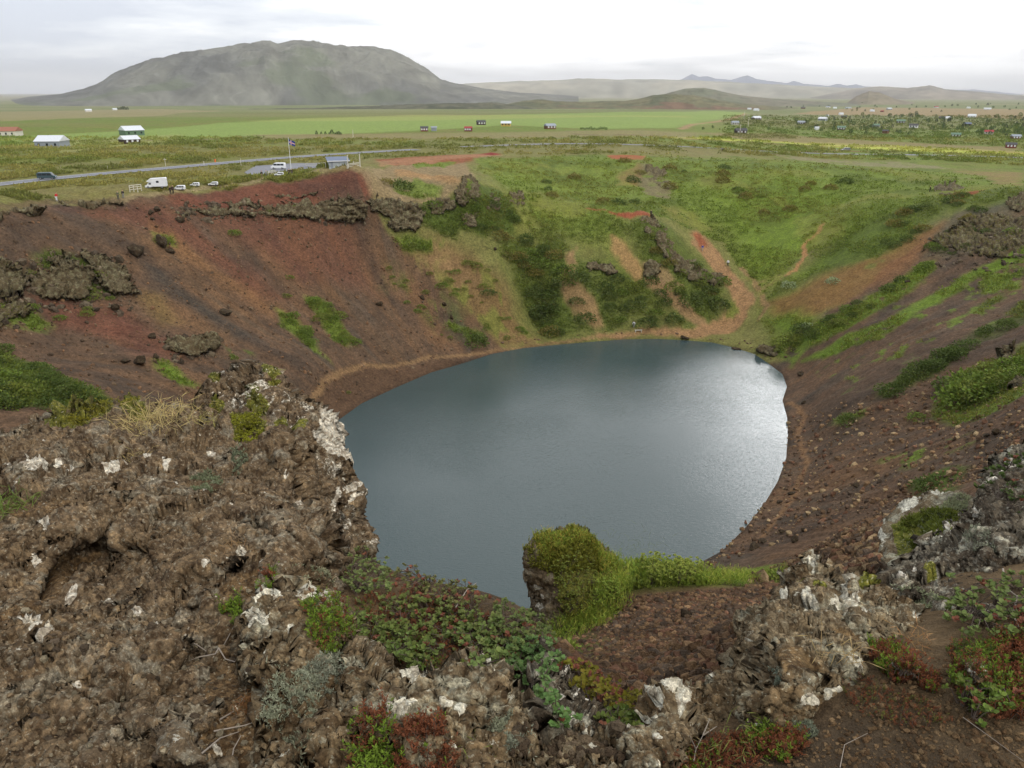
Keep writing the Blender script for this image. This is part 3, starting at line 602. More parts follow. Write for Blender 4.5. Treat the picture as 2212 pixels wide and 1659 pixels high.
def relief(name, label, outline, ctrl=None, step=2.3, lump=(), mat=None, white=(), moss=(), soil=(), edge=.05, ew=30, back=.5, warp=5, group=None, cat='rock', bulge=0., seed=0, minmask=(0,0,0), kind=None, clast=(), bot=.3, pale=(), crease=()):
    ol = np.array(outline, float)
    # ragged outline
    x0, y0 = ol.min(0) - 8; x1, y1 = ol.max(0) + 8
    gx = np.arange(x0, x1, step); gy = np.arange(y0, y1, step); GX, GY = np.meshgrid(gx, gy)
    wx = GX + warp * fbm(GX / 22 + seed, GY / 22, o=4, g=.6); wy = GY + warp * fbm(GX / 22 + 9, GY / 22 + seed, o=4, g=.6)
    ins = inpoly(wx, wy, ol)
    if ins.sum() < 12: return None
    d = seg_dist(wx, wy, ol)
    if ctrl is not None:
        c = np.array(ctrl, float); T = TPS(c[:, :2] / 300, np.log(c[:, 2]), lam=.001); Yv = np.exp(T(GX / 300, GY / 300))
    else:
        sg = (np.arange(x0, x1 + 12, 12), np.arange(y0, y1 + 12, 12)); A, B = np.meshgrid(*sg)
        hp = hit(A.ravel(), B.ravel()); c = np.stack([A.ravel(), B.ravel(), hp[:, 1]], -1)
        c[:, 2] = np.clip(c[:, 2], np.percentile(c[:, 2], 12) , np.percentile(c[:, 2], 75))
        if len(c) > 260: c = c[RNG.choice(len(c), 260, replace=False)]
        T = TPS(c[:, :2] / 300, np.log(c[:, 2]), lam=.05); Yv = np.exp(T(GX / 300, GY / 300)); Yv = Yv - bulge
    gdy = np.gradient(d, axis=0) / step; edge = edge * (bot + (1 - bot) * sstep(-.5, .3, gdy)); q = np.clip(d / ew, 0, 1); Yv = Yv * (1 + edge * (1 - np.sqrt(1 - (1 - q) ** 2)))
    P = CAM + ray(GX, GY) * Yv[..., None]
    def normals(P):
        du = np.gradient(P, axis=1); dv = np.gradient(P, axis=0); N = np.cross(dv, du); N /= np.linalg.norm(N, axis=-1, keepdims=True) + 1e-12
        return np.where((N * (CAM - P)).sum(-1, keepdims=True) < 0, -N, N)
    def disp(P, items):
        X, Y, Z = P[..., 0], P[..., 1], P[..., 2]; D = np.zeros(X.shape)
        for (s, a, mode) in items:
            if mode == 'b': D += a * (np.abs(fbm(X / s + seed, Y / s, Z / s, o=4, g=.5)) * 2.2 - .5)
            elif mode == 'k': w_ = .35 * vnoise(X / s * 1.7, Y / s * 1.7, Z / s * 1.7); D += a * blocks(X / s + w_, Y / s + w_, Z / s * 1.3 + w_)
            elif mode == 'c': D -= a * np.exp(-(fbm(X / s + seed + 4, Y / s, Z / s, o=3, g=.5) / .045) ** 2)
            elif mode == 'p': D -= a * sstep(.25, .5, fbm(X / s + 77, Y / s, Z / s, o=2))
            elif mode == 's': D += a * (np.abs(fbm(X / s + seed, Y / s, Z / s * 3.5, o=3)) * 2.2 - .5)
            else: D += a * fbm(X / s + seed, Y / s, Z / s, o=5, g=.6)
        return D
    X = P[..., 0]; big_s = max([l[0] for l in lump] + [0]) * .28
    MK = np.zeros(X.shape + (3,)); MK[:] = minmask
    for k, polys in enumerate((white, moss, soil)):
        for q_ in polys:
            q_ = np.array(q_, float)
            if q_.shape[1] == 3:  # blobs x, y, r
                for bx, by, br in q_: MK[..., k] = np.maximum(MK[..., k], sstep(1.35, .55, np.hypot(wx - bx, (wy - by) * 1.3) / (br * 1.2)))
            else:
                dd = seg_dist(wx, wy, q_) * np.where(inpoly(wx, wy, q_), 1, -1); MK[..., k] = np.maximum(MK[..., k], sstep(-6, 8, dd))
    for poly, k in pale:
        q_ = np.array(poly, float); dd = seg_dist(wx, wy, q_) * np.where(inpoly(wx, wy, q_), 1, -1); MK[..., 0] = np.maximum(MK[..., 0], k * sstep(-10, 14, dd))
    D = disp(P, [l for l in lump if l[0] >= big_s])
    for line, dep_, wd_ in crease: D -= dep_ * np.exp(-(seg_dist(wx, wy, line, closed=False) / wd_) ** 2)
    D = D * (1 - .65 * MK[..., 2]); P = P + normals(P) * D[..., None]
    D = disp(P, [l for l in lump if big_s > l[0] >= big_s * .3]); P = P + normals(P) * (D * (1 - .7 * MK[..., 2]))[..., None]
    X, Y, Z = P[..., 0], P[..., 1], P[..., 2]; D = disp(P, [l for l in lump if l[0] < big_s * .3])
    TI = np.full(X.shape + (3,), .5)
    for (s, a) in clast:
        wob = .25 * vnoise(X / s * 2, Y / s * 2, Z / s * 2)
        hh, rid = cells(X / s + wob, Y / s + wob, Z / s); D += a * hh; TI[..., 0] = np.where(hh > .25, rid, TI[..., 0])
    D = D * (1 - .65 * MK[..., 2])
    P = P + normals(P) * D[..., None]
    idx = -np.ones(X.shape, int)
    cell = ins[:-1, :-1] & ins[1:, :-1] & ins[:-1, 1:] & ins[1:, 1:]
    use = np.zeros(X.shape, bool); use[:-1, :-1] |= cell; use[1:, :-1] |= cell; use[:-1, 1:] |= cell; use[1:, 1:] |= cell
    idx[use] = np.arange(use.sum()); V = P[use]; MV = MK[use]
    a, b, c_, e = idx[:-1, :-1][cell], idx[:-1, 1:][cell], idx[1:, 1:][cell], idx[1:, :-1][cell]
    Fq = np.stack([a, e, c_, b], -1)
    # back of the rock: boundary loop goes away from the viewer and down
    E = np.concatenate([np.stack([Fq[:, i], Fq[:, (i + 1) % 4]], -1) for i in range(4)])
    key = np.minimum(E[:, 0], E[:, 1]).astype(np.int64) * (len(V) + 1) + np.maximum(E[:, 0], E[:, 1])
    _, inv, cnt = np.unique(key, return_inverse=True, return_counts=True); B = E[cnt[inv] == 1]
    bv = np.unique(B); cen = V.mean(0); rings = []; allV = [V]; base = len(V); cur = {v: v for v in bv}
    F2 = [Fq]; prev = np.arange(len(V)); mp = prev.copy(); fwd = np.array([cen[0] / cen[1], 1, 0]); fwd /= np.linalg.norm(fwd)
    for k, (f, dn, shrink) in enumerate(((.25, .1, 0.0), (.6, .45, .12), (1, 1.2, .45))):
        nv = V[bv] + fwd * back * f; nv[:, 2] -= back * dn; nv = nv + (cen + fwd * back * f - np.array([0, 0, back * dn]) - nv) * shrink
        nv += .12 * back * np.stack([vnoise(nv[:, 0] / back * 2 + j * 9, nv[:, 1] / back * 2, nv[:, 2] / back * 2) for j in range(3)], -1) * min(k + .5, 1)
        new = np.zeros(len(V), int); new[bv] = base + np.arange(len(bv)); allV.append(nv); base += len(bv); MV = np.concatenate([MV, MK[use][bv]])
        F2.append(np.stack([mp[B[:, 1]], mp[B[:, 0]], new[B[:, 0]], new[B[:, 1]]], -1)); mp = new
    o = mesh_np(name, np.concatenate(allV), np.concatenate(F2), {'mask': MV, 'tint': np.concatenate([TI[use]] + [TI[use][bv]] * 3)}, mat=mat)
    if ctrl is not None: SURF.append((x0, y0, step, P, ins))
    return tag(o, label, None if kind else cat, group, kind)
NL = [(.8, .15, 'f'), (.45, .05, 'b'), (.34, .050, 'k'), (.42, .05, 'c'), (.20, .014, 'b'), (.13, .015, 'k'), (.10, .006, 'b'), (.09, .02, 'p'), (.05, .005, 'b'), (.045, .006, 'k'), (.025, .0035, 'b')]
RL_ = [(.5, .09, 'f'), (.24, .03, 'b'), (.24, .045, 'k'), (.30, .035, 'c'), (.12, .018, 'k'), (.12, .009, 'b'), (.07, .012, 'p'), (.045, .006, 'k'), (.05, .005, 'b'), (.022, .0035, 'b')]
relief('lava_outcrop', 'big brown lava outcrop filling the left foreground, with a white patched peak above the lake',
 [(-260,1030),(-60,960),(0,940),(38,932),(65,913),(95,894),(114,886),(141,875),(182,871),(228,873),(266,877),(289,873),(327,886),(361,888),(403,888),(429,879),(437,860),(441,845),(448,822),(471,814),(509,803),(532,793),(570,787),(593,795),(608,807),(616,829),(623,848),(646,864),(661,883),(684,898),(707,913),(718,921),(730,951),(737,974),(745,1008),(756,1050),(771,1084),(787,1122),(798,1160),(802,1190),(790,1215),(750,1210),(728,1215),(735,1250),(740,1300),(700,1330),(640,1400),(640,1500),(640,1600),(670,1790),(-420,1790),(-420,1100)],
 [(570,787,4.9),(450,830,4.85),(616,830,4.8),(480,880,4.6),(600,880,4.5),(661,890,4.6),(707,913,4.75),(745,1008,4.55),(787,1122,4.3),(800,1190,4.15),(638,940,4.1),(655,1030,3.8),(700,1130,3.45),(720,1180,3.3),(690,940,4.5),(715,1060,4.2),(750,1150,4.0),(740,1195,3.8),(600,960,4.0),(500,960,4.0),(400,900,4.4),(250,880,4.4),(100,895,4.35),(0,945,4.0),(-150,1010,3.7),(300,1000,3.65),(300,1200,2.9),(600,1200,2.9),(0,1200,2.85),(300,1400,2.25),(0,1400,2.2),(600,1400,2.3),(300,1600,1.85),(0,1600,1.82),(600,1600,1.88),(-300,1200,2.7),(-300,1700,1.65),(300,1760,1.62),(650,1760,1.62),
  (150,1235,2.92),(210,1215,2.98),(150,1180,2.86),(480,1500,2.06),(120,1300,2.52),(440,1440,2.22),(520,1380,2.4),(440,1330,2.45)],
 lump=NL, mat=M_NEAR, pale=[([(437,860),(448,822),(530,790),(595,793),(625,850),(690,900),(640,925),(560,900),(500,880)], .36), ([(650,940),(690,985),(735,1010),(800,1190),(745,1195),(700,1100),(665,1030)], .34), ([(0,985),(150,1000),(420,1015),(420,1050),(0,1060)], .2), ([(30,1160),(230,1140),(240,1180),(120,1240),(0,1260)], .22)],
 crease=[([(630,915),(640,1000),(665,1065),(700,1130),(722,1190)], .15, 8), ([(100,1275),(125,1215),(180,1185),(240,1188)], .12, 13), ([(520,832),(540,850),(552,872)], .06, 5), ([(465,852),(500,838),(530,846)], .05, 4), ([(545,1135),(575,1150),(590,1165)], .10, 9), ([(480,1115),(520,1130)], .08, 7), ([(640,1140),(690,1160)], .07, 8), ([(0,1075),(150,1085),(260,1070)], .07, 14), ([(640,1300),(600,1420)], .05, 10), ([(180,1500),(230,1510),(260,1495)], .08, 8)],
 back=.7, warp=9, ew=26, edge=.05, cat='outcrop', clast=((.075,.010),(.032,.006),(.016,.003)),
 white=[[(673,902),(707,905),(730,940),(741,970),(733,1004),(711,989),(692,974),(663,947),(676,924)],[(716,1050),(724,1060),(728,1130),(741,1187),(728,1175),(718,1110)],
  [(70,1020,15),(95,1012,11),(135,1012,9),(150,1018,8),(235,1012,12),(250,1008,10),(270,1000,6),(320,990,9),(360,998,8),(380,1042,9),(455,965,11),(458,1035,11),(440,1055,6),(565,980,6),(655,1085,8),(745,1060,10),(757,1080,8),(760,1130,9),(515,1218,11),(75,1352,14),(100,1385,12),(95,1400,9),(150,1290,9),(230,1302,11),(295,1327,12),(80,1218,10),(470,1628,9),(330,1345,9),(170,1478,8),(110,1142,12),(75,1145,7),(20,1005,7),(525,1300,4),(790,1180,7),(55,1345,7),(300,1310,5),(445,1250,5),(620,1025,5)]],
 moss=[[(497,905),(530,890),(575,905),(570,940),(555,948),(545,920),(505,925)],[(585,805,16),(590,830,11),(470,822,14),(165,885,30),(120,900,22),(220,876,30),(280,885,18),(300,905,18),(610,918,16),(640,925,14),(545,850,18),(560,880,20),(470,870,14)]],
 soil=[[(440,1490),(480,1400),(540,1440),(560,1500),(600,1659),(420,1659),(480,1560)],[(100,1280),(130,1210),(215,1195),(225,1210),(150,1270),(60,1320),(-100,1400),(-100,1370)],[(470,1270),(560,1240),(540,1310),(470,1300)],[(0,1080),(120,1070),(180,1080),(60,1110),(0,1120)]])
relief('lava_rock', 'grey lava rock with white lichen crust on top and a silvery moss cushion below it',
 [(515,1467),(518,1420),(529,1384),(518,1352),(540,1323),(554,1294),(576,1276),(612,1269),(648,1276),(684,1283),(700,1275),(727,1305),(749,1352),(763,1402),(792,1413),(800,1440),(800,1510),(756,1600),(700,1700),(540,1790),(560,1600),(561,1474)],
 [(612,1272,2.5),(727,1305,2.45),(540,1323,2.4),(600,1380,2.16),(700,1400,2.2),(518,1420,2.15),(560,1480,1.93),(650,1500,1.92),(780,1430,2.2),(800,1500,2.02),(600,1600,1.76),(700,1650,1.70),(550,1750,1.52)],
 lump=RL_, mat=M_GREY, clast=((.05,.009),(.02,.004)), back=.3, warp=8, white=[[(560,1292,16),(585,1285,14),(600,1290,11),(660,1290,14),(680,1292,10),(690,1300,8),(560,1335,18),(575,1345,10),(545,1350,9),(590,1435,9),(720,1515,10),(705,1610,14),(690,1600,9),(620,1368,6)]])
relief('lava_rock', 'lava rock ridge with a pointed white tipped top, just before the shrub bank',
 [(749,1419),(771,1412),(799,1430),(835,1455),(850,1470),(868,1473),(922,1466),(943,1452),(994,1443),(1015,1430),(1048,1423),(1066,1437),(1073,1462),(1084,1488),(1105,1498),(1131,1520),(1138,1545),(1131,1585),(1123,1628),(1160,1790),(650,1790),(673,1610),(709,1556),(738,1502),(727,1459)],
 [(1048,1425,2.0),(950,1455,1.98),(850,1475,1.93),(771,1415,2.1),(1000,1500,1.8),(1130,1530,1.88),(1100,1600,1.72),(900,1550,1.7),(900,1660,1.52),(750,1520,1.84),(750,1660,1.54),(1120,1660,1.6),(900,1760,1.4),(1020,1480,1.83),(1000,1530,1.78)],
 lump=RL_, mat=M_GREY, clast=((.05,.009),(.02,.004)), back=.35, warp=8, white=[[(1052,1433,13),(1055,1450,7),(890,1471,13),(910,1470,11),(875,1542,14),(860,1550,12),(895,1540,9),(960,1535,10),(985,1550,9),(718,1510,10),(1100,1510,5)],[(868,1468),(922,1464),(925,1472),(870,1476)]])
relief('lava_rock', 'dark steep lava rock under the leafy shrub, its right edge speckled white',
 [(1184,1408),(1210,1423),(1221,1448),(1231,1484),(1253,1520),(1282,1545),(1311,1567),(1303,1585),(1289,1605),(1231,1615),(1181,1600),(1141,1580),(1130,1538),(1159,1502),(1167,1466),(1181,1430)],
 [(1184,1410,2.55),(1221,1448,2.5),(1250,1520,2.35),(1311,1567,2.3),(1180,1480,2.2),(1160,1540,2.0),(1230,1590,2.0)], lump=RL_, mat=M_DARK, clast=((.05,.009),(.02,.004)), back=.3, white=[[(1215,1505,8),(1225,1450,7),(1240,1500,6),(1260,1530,6),(1290,1560,8),(1215,1455,6)]])
relief('lava_rock', 'low flat lava rock between the dark steep rock and pale rimmed one',
 [(1120,1628),(1159,1614),(1210,1608),(1249,1604),(1289,1608),(1321,1600),(1347,1615),(1360,1646),(1320,1720),(1120,1720)], [(1159,1615,1.86),(1340,1610,1.9),(1150,1650,1.72),(1330,1660,1.74),(1240,1700,1.6)], lump=RL_, mat=M_GREY, clast=((.05,.009),(.02,.004)), back=.25, white=[[(1265,1617,9),(1280,1622,8),(1350,1650,10)]])
relief('mossy_rock_stack', 'tall rock stack capped with moss, grass and pale green bushes, standing before the lake',
 [(1152,1178),(1174,1167),(1195,1160),(1224,1146),(1246,1144),(1267,1156),(1289,1174),(1311,1192),(1325,1207),(1350,1250),(1340,1308),(1303,1345),(1267,1362),(1217,1370),(1176,1400),(1152,1380),(1141,1322),(1138,1293),(1131,1279),(1134,1232),(1145,1200)],
 [(1246,1146,13.6),(1160,1180,13.3),(1320,1207,13.6),(1200,1250,12.7),(1250,1300,12.4),(1137,1280,13.1),(1170,1370,12.4),(1290,1340,12.4)], lump=[(1.2,.3,'f'),(.5,.14,'b'),(.15,.04,'b'),(.05,.015,'f')],
 mat=rock_material('stack_lava', .6, grey_cols, .3, .5, 1, .08), back=1.6, warp=5, cat='outcrop', white=[[(1158,1270,8),(1155,1310,7),(1165,1290,6)]],
 moss=[[(1160,1178),(1200,1155),(1246,1140),(1300,1180),(1350,1240),(1345,1320),(1250,1370),(1215,1340),(1200,1260),(1185,1215)]], soil=[[(1215,1165),(1255,1155),(1285,1200),(1280,1240),(1225,1230)]])
relief('lava_outcrop', 'rugged grey lava outcrop with several white patches, right of the scree slope',
 [(1700,1228),(1714,1218),(1747,1210),(1768,1218),(1790,1236),(1804,1250),(1822,1262),(1833,1250),(1855,1250),(1880,1264),(1894,1279),(1920,1293),(1941,1308),(1992,1336),(1999,1358),(1938,1385),(1868,1390),(1840,1420),(1850,1448),(1835,1502),(1812,1531),(1776,1562),(1740,1590),(1689,1600),(1632,1598),(1588,1600),(1552,1570),(1538,1530),(1530,1560),(1500,1545),(1540,1500),(1545,1488),(1567,1430),(1603,1416),(1612,1387),(1600,1350),(1646,1326),(1668,1300),(1675,1275),(1689,1257)],
 [(1747,1212,3.1),(1700,1260,2.95),(1833,1255,2.85),(1920,1300,2.7),(1990,1340,2.5),(1740,1320,2.55),(1850,1360,2.36),(1605,1352,2.65),(1655,1410,2.14),(1780,1450,2.06),(1555,1480,2.42),(1600,1550,2.05),(1625,1480,2.08),(1750,1550,1.9),(1680,1585,1.88),(1840,1500,1.98),(1540,1530,2.2),(1612,1420,2.5)],
 lump=RL_, crease=[([(1585,1420),(1605,1480),(1590,1560)], .07, 8), ([(1815,1290),(1828,1350)], .07, 8), ([(1660,1480),(1665,1560)], .05, 6), ([(1700,1340),(1760,1345)], .04, 8)], pale=[([(1690,1225),(1780,1215),(1800,1250),(1700,1300)], .25)], mat=M_GREY, clast=((.05,.009),(.02,.004)), back=.4, warp=8, cat='outcrop', white=[[(1695,1292,10),(1750,1312,11),(1762,1318,7),(1832,1272,12),(1818,1292,12),(1812,1312,12),(1835,1312,14),(1800,1318,8),(1750,1220,10),(1860,1256,7),(1912,1293,8),(1860,1342,9),(1800,1488,13),(1790,1497,12),(1812,1490,9),(1745,1510,12),(1730,1505,9),(1655,1565,7),(1975,1345,9),(1640,1392,3),(1830,1450,7),(1550,1500,7),(1565,1495,6)]],
 moss=[[(1728,1258,11),(1770,1275,13),(1868,1275,13),(1880,1285,9)]], soil=[[(1670,1400),(1720,1390),(1780,1440),(1700,1450)],[(1790,1370),(1860,1375),(1830,1420),(1800,1400)]])
relief('lava_rock', 'small lava rock with a pale orange and white rim, beside a bare twig',
 [(1345,1720),(1357,1640),(1385,1589),(1399,1566),(1405,1546),(1425,1529),(1452,1521),(1479,1526),(1505,1536),(1525,1546),(1545,1560),(1532,1589),(1485,1602),(1479,1625),(1440,1650),(1425,1720)],
 [(1452,1522,2.15),(1539,1556,2.15),(1400,1570,2.02),(1450,1570,1.9),(1370,1640,1.78),(1440,1640,1.72),(1520,1585,1.98),(1390,1710,1.6)], lump=RL_, mat=M_GREY, clast=((.05,.009),(.02,.004)), back=.25, white=[[(1452,1528,12),(1470,1538,11),(1430,1540,8),(1515,1545,8),(1408,1560,7),(1425,1568,6),(1370,1625,8),(1430,1612,8),(1385,1600,5)]])
relief('lava_rock', 'flat topped rock with a pale rim and a carpet of silver moss and heather',
 [(1901,1180),(1904,1154),(1917,1129),(1946,1100),(1968,1084),(1990,1078),(2016,1065),(2032,1068),(2064,1066),(2099,1076),(2125,1095),(2110,1130),(2067,1165),(2042,1184),(2016,1200),(1984,1220),(1952,1235),(1920,1228),(1904,1215)],
 [(1904,1170,3.85),(2016,1067,4.25),(2100,1080,4.2),(2000,1140,3.85),(1930,1205,3.5),(2050,1150,3.75)], lump=[(.5,.05,'f'),(.2,.03,'b'),(.07,.015,'b'),(.02,.006,'f')], mat=M_GREY, back=.4, ew=16,
 white=[[(2010,1064),(2045,1062),(2050,1072),(2015,1076)],[(1945,1100),(1972,1082),(1992,1078),(1975,1094),(1950,1110)],[(1903,1165),(1908,1140),(1920,1128),(1916,1150),(1910,1185)]], moss=[[(1930,1140),(1990,1100),(2090,1090),(2060,1150),(1980,1190),(1935,1200)]])
relief('lava_outcrop', 'large dark grey lava rock with pale crusts rising at the right edge',
 [(1880,1262),(1930,1225),(1984,1195),(2016,1170),(2048,1142),(2080,1113),(2106,1084),(2121,1052),(2131,1020),(2154,998),(2176,985),(2195,978),(2230,965),(2440,930),(2440,1400),(2150,1380),(2060,1340),(2000,1300),(1940,1290)],
 [(1890,1262,2.95),(2016,1175,3.35),(2106,1090,3.65),(2131,1022,3.85),(2200,980,3.95),(2400,950,3.85),(2000,1285,2.7),(2150,1320,2.5),(2150,1150,3.05),(2300,1200,2.85),(2400,1320,2.4),(2060,1240,2.9)],
 lump=RL_, mat=M_DARK, clast=((.05,.009),(.02,.004)), back=.6, warp=8, cat='outcrop', white=[[(2185,1010,9),(2165,1025,8),(2150,1050,8),(2110,1110,10),(1945,1250,9),(1980,1235,8),(2130,1170,8),(2060,1150,7)]], moss=[[(1950,1265,8),(2010,1240,10)]])
relief('boulder', 'smooth brown boulder at the bottom right corner of the dirt', [(2160,1640),(2170,1590),(2195,1555),(2260,1540),(2330,1600),(2330,1720),(2180,1720)],
 [(2170,1640,1.85),(2195,1560,2.0),(2260,1560,1.95),(2250,1680,1.72),(2330,1640,1.8)], lump=[(.3,.04,'f'),(.05,.008,'f')], mat=M_NEAR, back=.2, cat='boulder')
for i, (lab, ol) in enumerate([
 ('grey lichened stone bedded in the dirt under the bright green crowberry', [(1925,1440),(1950,1425),(1985,1428),(1990,1450),(1950,1458)]),
 ('pale stone half hidden in the shrub at the right edge', [(2085,1430),(2110,1420),(2132,1452),(2125,1478),(2095,1465)]),
 ('tan knobbly stone lying in the bare soil of the left outcrop', [(330,1580),(370,1552),(410,1562),(425,1600),(455,1640),(400,1650),(345,1625)])]):
    c = np.array(ol, float).mean(0); r_ = ray(*c); Y0 = (55 - (53.38 if i < 2 else 53.33)) / -r_[2]
    relief('stone', lab, ol, [(x, y, Y0 * (1 - .0015 * (y - c[1]))) for x, y in ol] + [(c[0], c[1], Y0 * .96)], lump=[(.12,.02,'b'),(.03,.006,'b')], mat=M_NEAR if i == 2 else M_GREY, back=.12, ew=10, warp=4, white=[[(c[0], c[1], 16)]] if i == 1 else ())
# outcrops on the crater walls
ML = [(3.5, 1.1, 'b'), (2.4, .5, 'c'), (1.5, .55, 'k'), (1.3, .2, 'b'), (.6, .2, 'k')]
MC = [(3.5, .8, 's'), (2.4, .6, 'c'), (1.6, .55, 'k'), (1.2, .2, 'b'), (.6, .2, 'k')]
for lab, ol, bul, lm_, ms in [
 ('long dark columnar lava cliff band below the rim, under the path end', [(557,462),(580,448),(592,442),(618,435),(654,437),(710,431),(761,432),(787,437),(795,452),(790,468),(761,478),(715,473),(674,471),(615,473),(590,468)], 1.6, MC, .25),
 ('thin lichened lava ledge crossing the red slope, left of the cliff band', [(365,456),(420,451),(445,444),(480,446),(520,455),(556,462),(556,471),(500,467),(440,461),(380,465)], 1.0, ML, .25),
 ('thin dark ledge of cinders high on the red slope', [(470,437),(520,434),(570,438),(560,447),(500,446)], .7, ML, .0),
 ('upper dark ledge of cinders just under the hut path', [(592,425),(640,421),(690,416),(700,422),(650,430),(600,434)], .6, ML, .0),
 ('flat dark rock at the top of the mossy left outcrop', [(95,553),(120,546),(148,554),(152,576),(120,574),(98,566)], 1.4, ML, .0),
 ('broad mossy lava outcrop on the left wall of the crater', [(135,573),(155,566),(190,573),(210,595),(198,625),(188,648),(125,650),(90,646),(65,632),(65,600),(100,580)], 1.5, ML, .3),
 ('craggy grey lava outcrop with a white top, right of the mossy one', [(183,540),(200,548),(215,553),(240,566),(266,580),(281,600),(298,630),(281,634),(246,636),(226,622),(212,588),(198,567),(180,556)], 1.8, ML, .15),
 ('mossy grey outcrop at the left edge of the crater wall', [(-60,556),(0,562),(25,566),(50,583),(62,605),(52,624),(0,632),(-60,632)], 1.5, ML, .35),
 ('mossy grey outcrop at the left edge, below the upper one', [(-60,660),(0,655),(40,648),(70,665),(40,690),(0,700),(-60,700)], 1.0, ML, .4),
 ('rough overgrown lava outcrop with green tufts low on the left wall', [(356,740),(372,724),(400,720),(430,728),(468,716),(472,730),(458,752),(430,764),(400,770),(370,760)], 1.5, ML, .3),
 ('overhanging lava cliff at the tip of the bare headland', [(797,432),(815,424),(835,432),(865,434),(905,438),(915,452),(912,478),(895,497),(860,502),(838,490),(842,472),(815,458),(800,446)], 1.4, MC, .12),
 ('craggy lava knob standing on the headland', [(1003,379),(1017,377),(1030,386),(1040,404),(1042,422),(1030,434),(1017,429),(1007,447),(992,444),(982,420),(990,403),(998,391)], 1.5, ML, .2),
 ('dark lava block left below the knob', [(925,440),(945,428),(975,428),(985,448),(960,470),(935,466)], 1.2, ML, .3),
 ('grey lava rocks right below the knob', [(1043,425),(1062,418),(1080,428),(1084,450),(1070,462),(1050,455)], 1.0, ML, .2),
 ('low lichened rocks among grass right of the headland knob', [(1098,418),(1120,412),(1140,428),(1128,446),(1104,440)], .9, ML, .3),
 ('steep lichened rock face below the red viewpoint', [(1376,478),(1406,467),(1430,480),(1447,505),(1462,535),(1490,560),(1530,580),(1562,600),(1545,614),(1500,602),(1465,582),(1436,548),(1414,514),(1390,494)], 1.2, ML, .25),
 ('dark overgrown ledge between the two bare gullies', [(1262,575),(1290,568),(1325,572),(1345,585),(1330,596),(1290,588),(1268,592)], 1.2, ML, .15),
 ('brown rock slabs in the upper gully', [(1392,570),(1410,564),(1427,572),(1424,592),(1408,602),(1395,592)], 1.0, ML, .0),
 ('pale speckled rock patch on the grassy mound', [(1392,352),(1412,350),(1436,368),(1455,392),(1448,412),(1428,404),(1405,384)], .5, ML, .35),
 ('dark rubble heap on the right rim', [(2010,410),(2044,397),(2082,400),(2112,415),(2092,428),(2028,424)], 1.0, ML, .1),
 ('dark lava crag cut by the right edge on the rim', [(2170,440),(2190,422),(2235,410),(2260,450),(2175,454)], 1.5, ML, .1),
 ('wide grey lichened cliff high on the right wall', [(1985,550),(1999,527),(2035,509),(2064,480),(2100,468),(2136,465),(2212,470),(2290,480),(2270,545),(2172,556),(2100,548),(2062,530),(2013,541)], 1.0, ML, .42),
 ('black rock pillar beside bushes at the right edge', [(2159,752),(2188,734),(2204,786),(2236,840),(2182,836),(2170,778)], 1.0, ML, .0),
 ('dark shore boulder at the far right bend of the lake', [(1638,752),(1652,742),(1672,748),(1682,764),(1664,772),(1642,768)], 1.0, ML, .0),
 ('dark stony lip of the rim at the left edge', [(-60,458),(0,449),(60,444),(100,439),(104,447),(60,456),(0,468),(-60,480)], 1.0, ML, .25),
 ('dark scrubby lip of the rim behind the red jacket', [(96,434),(125,428),(146,434),(144,443),(100,444)], 1.0, ML, .3),
 ('low stony lip of the rim below the pair', [(170,444),(215,438),(268,436),(266,443),(220,447),(172,452)], .8, ML, .2),
 ('cinder hummock beside the road, far off', [(1552,325),(1560,317),(1570,321),(1575,327),(1562,328)], 1.5, ML, 0),
 ('dark weathered ledge low on the right of the headland', [(985,470),(1010,462),(1032,472),(1030,484),(1000,484)], .9, ML, .2),
 ('grey crag beside the fallen gully above the lake', [(1530,592),(1552,590),(1570,602),(1566,620),(1545,616)], .9, ML, .3),
 ]:
    relief('lava_outcrop', lab, ol, None, step=1.6, lump=lm_, mat=M_MID, bulge=bul, edge=.010, ew=7, back=2.5, warp=15, cat='outcrop', seed=len(ol) + bul, minmask=(0, ms, 0))
# loose boulders: a few shapes, copied
def boulder_mesh(seed, sub=4):
    bm = bmesh.new(); bmesh.ops.create_icosphere(bm, subdivisions=sub, radius=1)
    V = np.array([v.co[:] for v in bm.verts]); n = V / np.linalg.norm(V, axis=1, keepdims=True)
    r = 1 + .35 * fbm(n[:, 0] * 1.1 + seed, n[:, 1] * 1.1, n[:, 2] * 1.1, o=2) + .32 * (np.abs(fbm(n[:, 0] * 2.2 + seed, n[:, 1] * 2.2, n[:, 2] * 2.2, o=4)) * 2 - .5)
    V = n * r[:, None]; rs = np.random.default_rng(seed)
    for k in range(7):
        d = rs.normal(size=3); d /= np.linalg.norm(d); h = V @ d; lim = rs.uniform(.55, .85); V = V - d * (np.maximum(h - lim, 0) * .85)[:, None]
    Fc = np.array([[v.index for v in f.verts] for f in bm.faces]); bm.free(); return V, Fc
BOULD = []
M_BLD = rock_material('boulder_lava', .5, [srgb(70,62,54), srgb(94,84,72), srgb(112,102,88), srgb(140,130,114), srgb(98,82,68), srgb(146,144,126)], .4, .6, .9, .08)
for k in range(5):
    V, Fc = boulder_mesh(20 + k); o = mesh_np('boulder', V, Fc, {'mask': np.c_[np.zeros(len(V)), sstep(.4, 1, V[:, 2]) * (.3 if k % 2 else .1), np.zeros(len(V))]}, mat=M_BLD); BOULD.append(o); col.objects.unlink(o)
nb = 0
tt = NT('scoria_stone'); n0_ = tt.noise(3.0, 5, .7, tt.obj()); M_STONE = tt.fin(tt.ramp(n0_, [(.3, srgb(78,62,50)), (.55, srgb(108,86,68)), (.75, srgb(132,112,92))]), .95, .1)
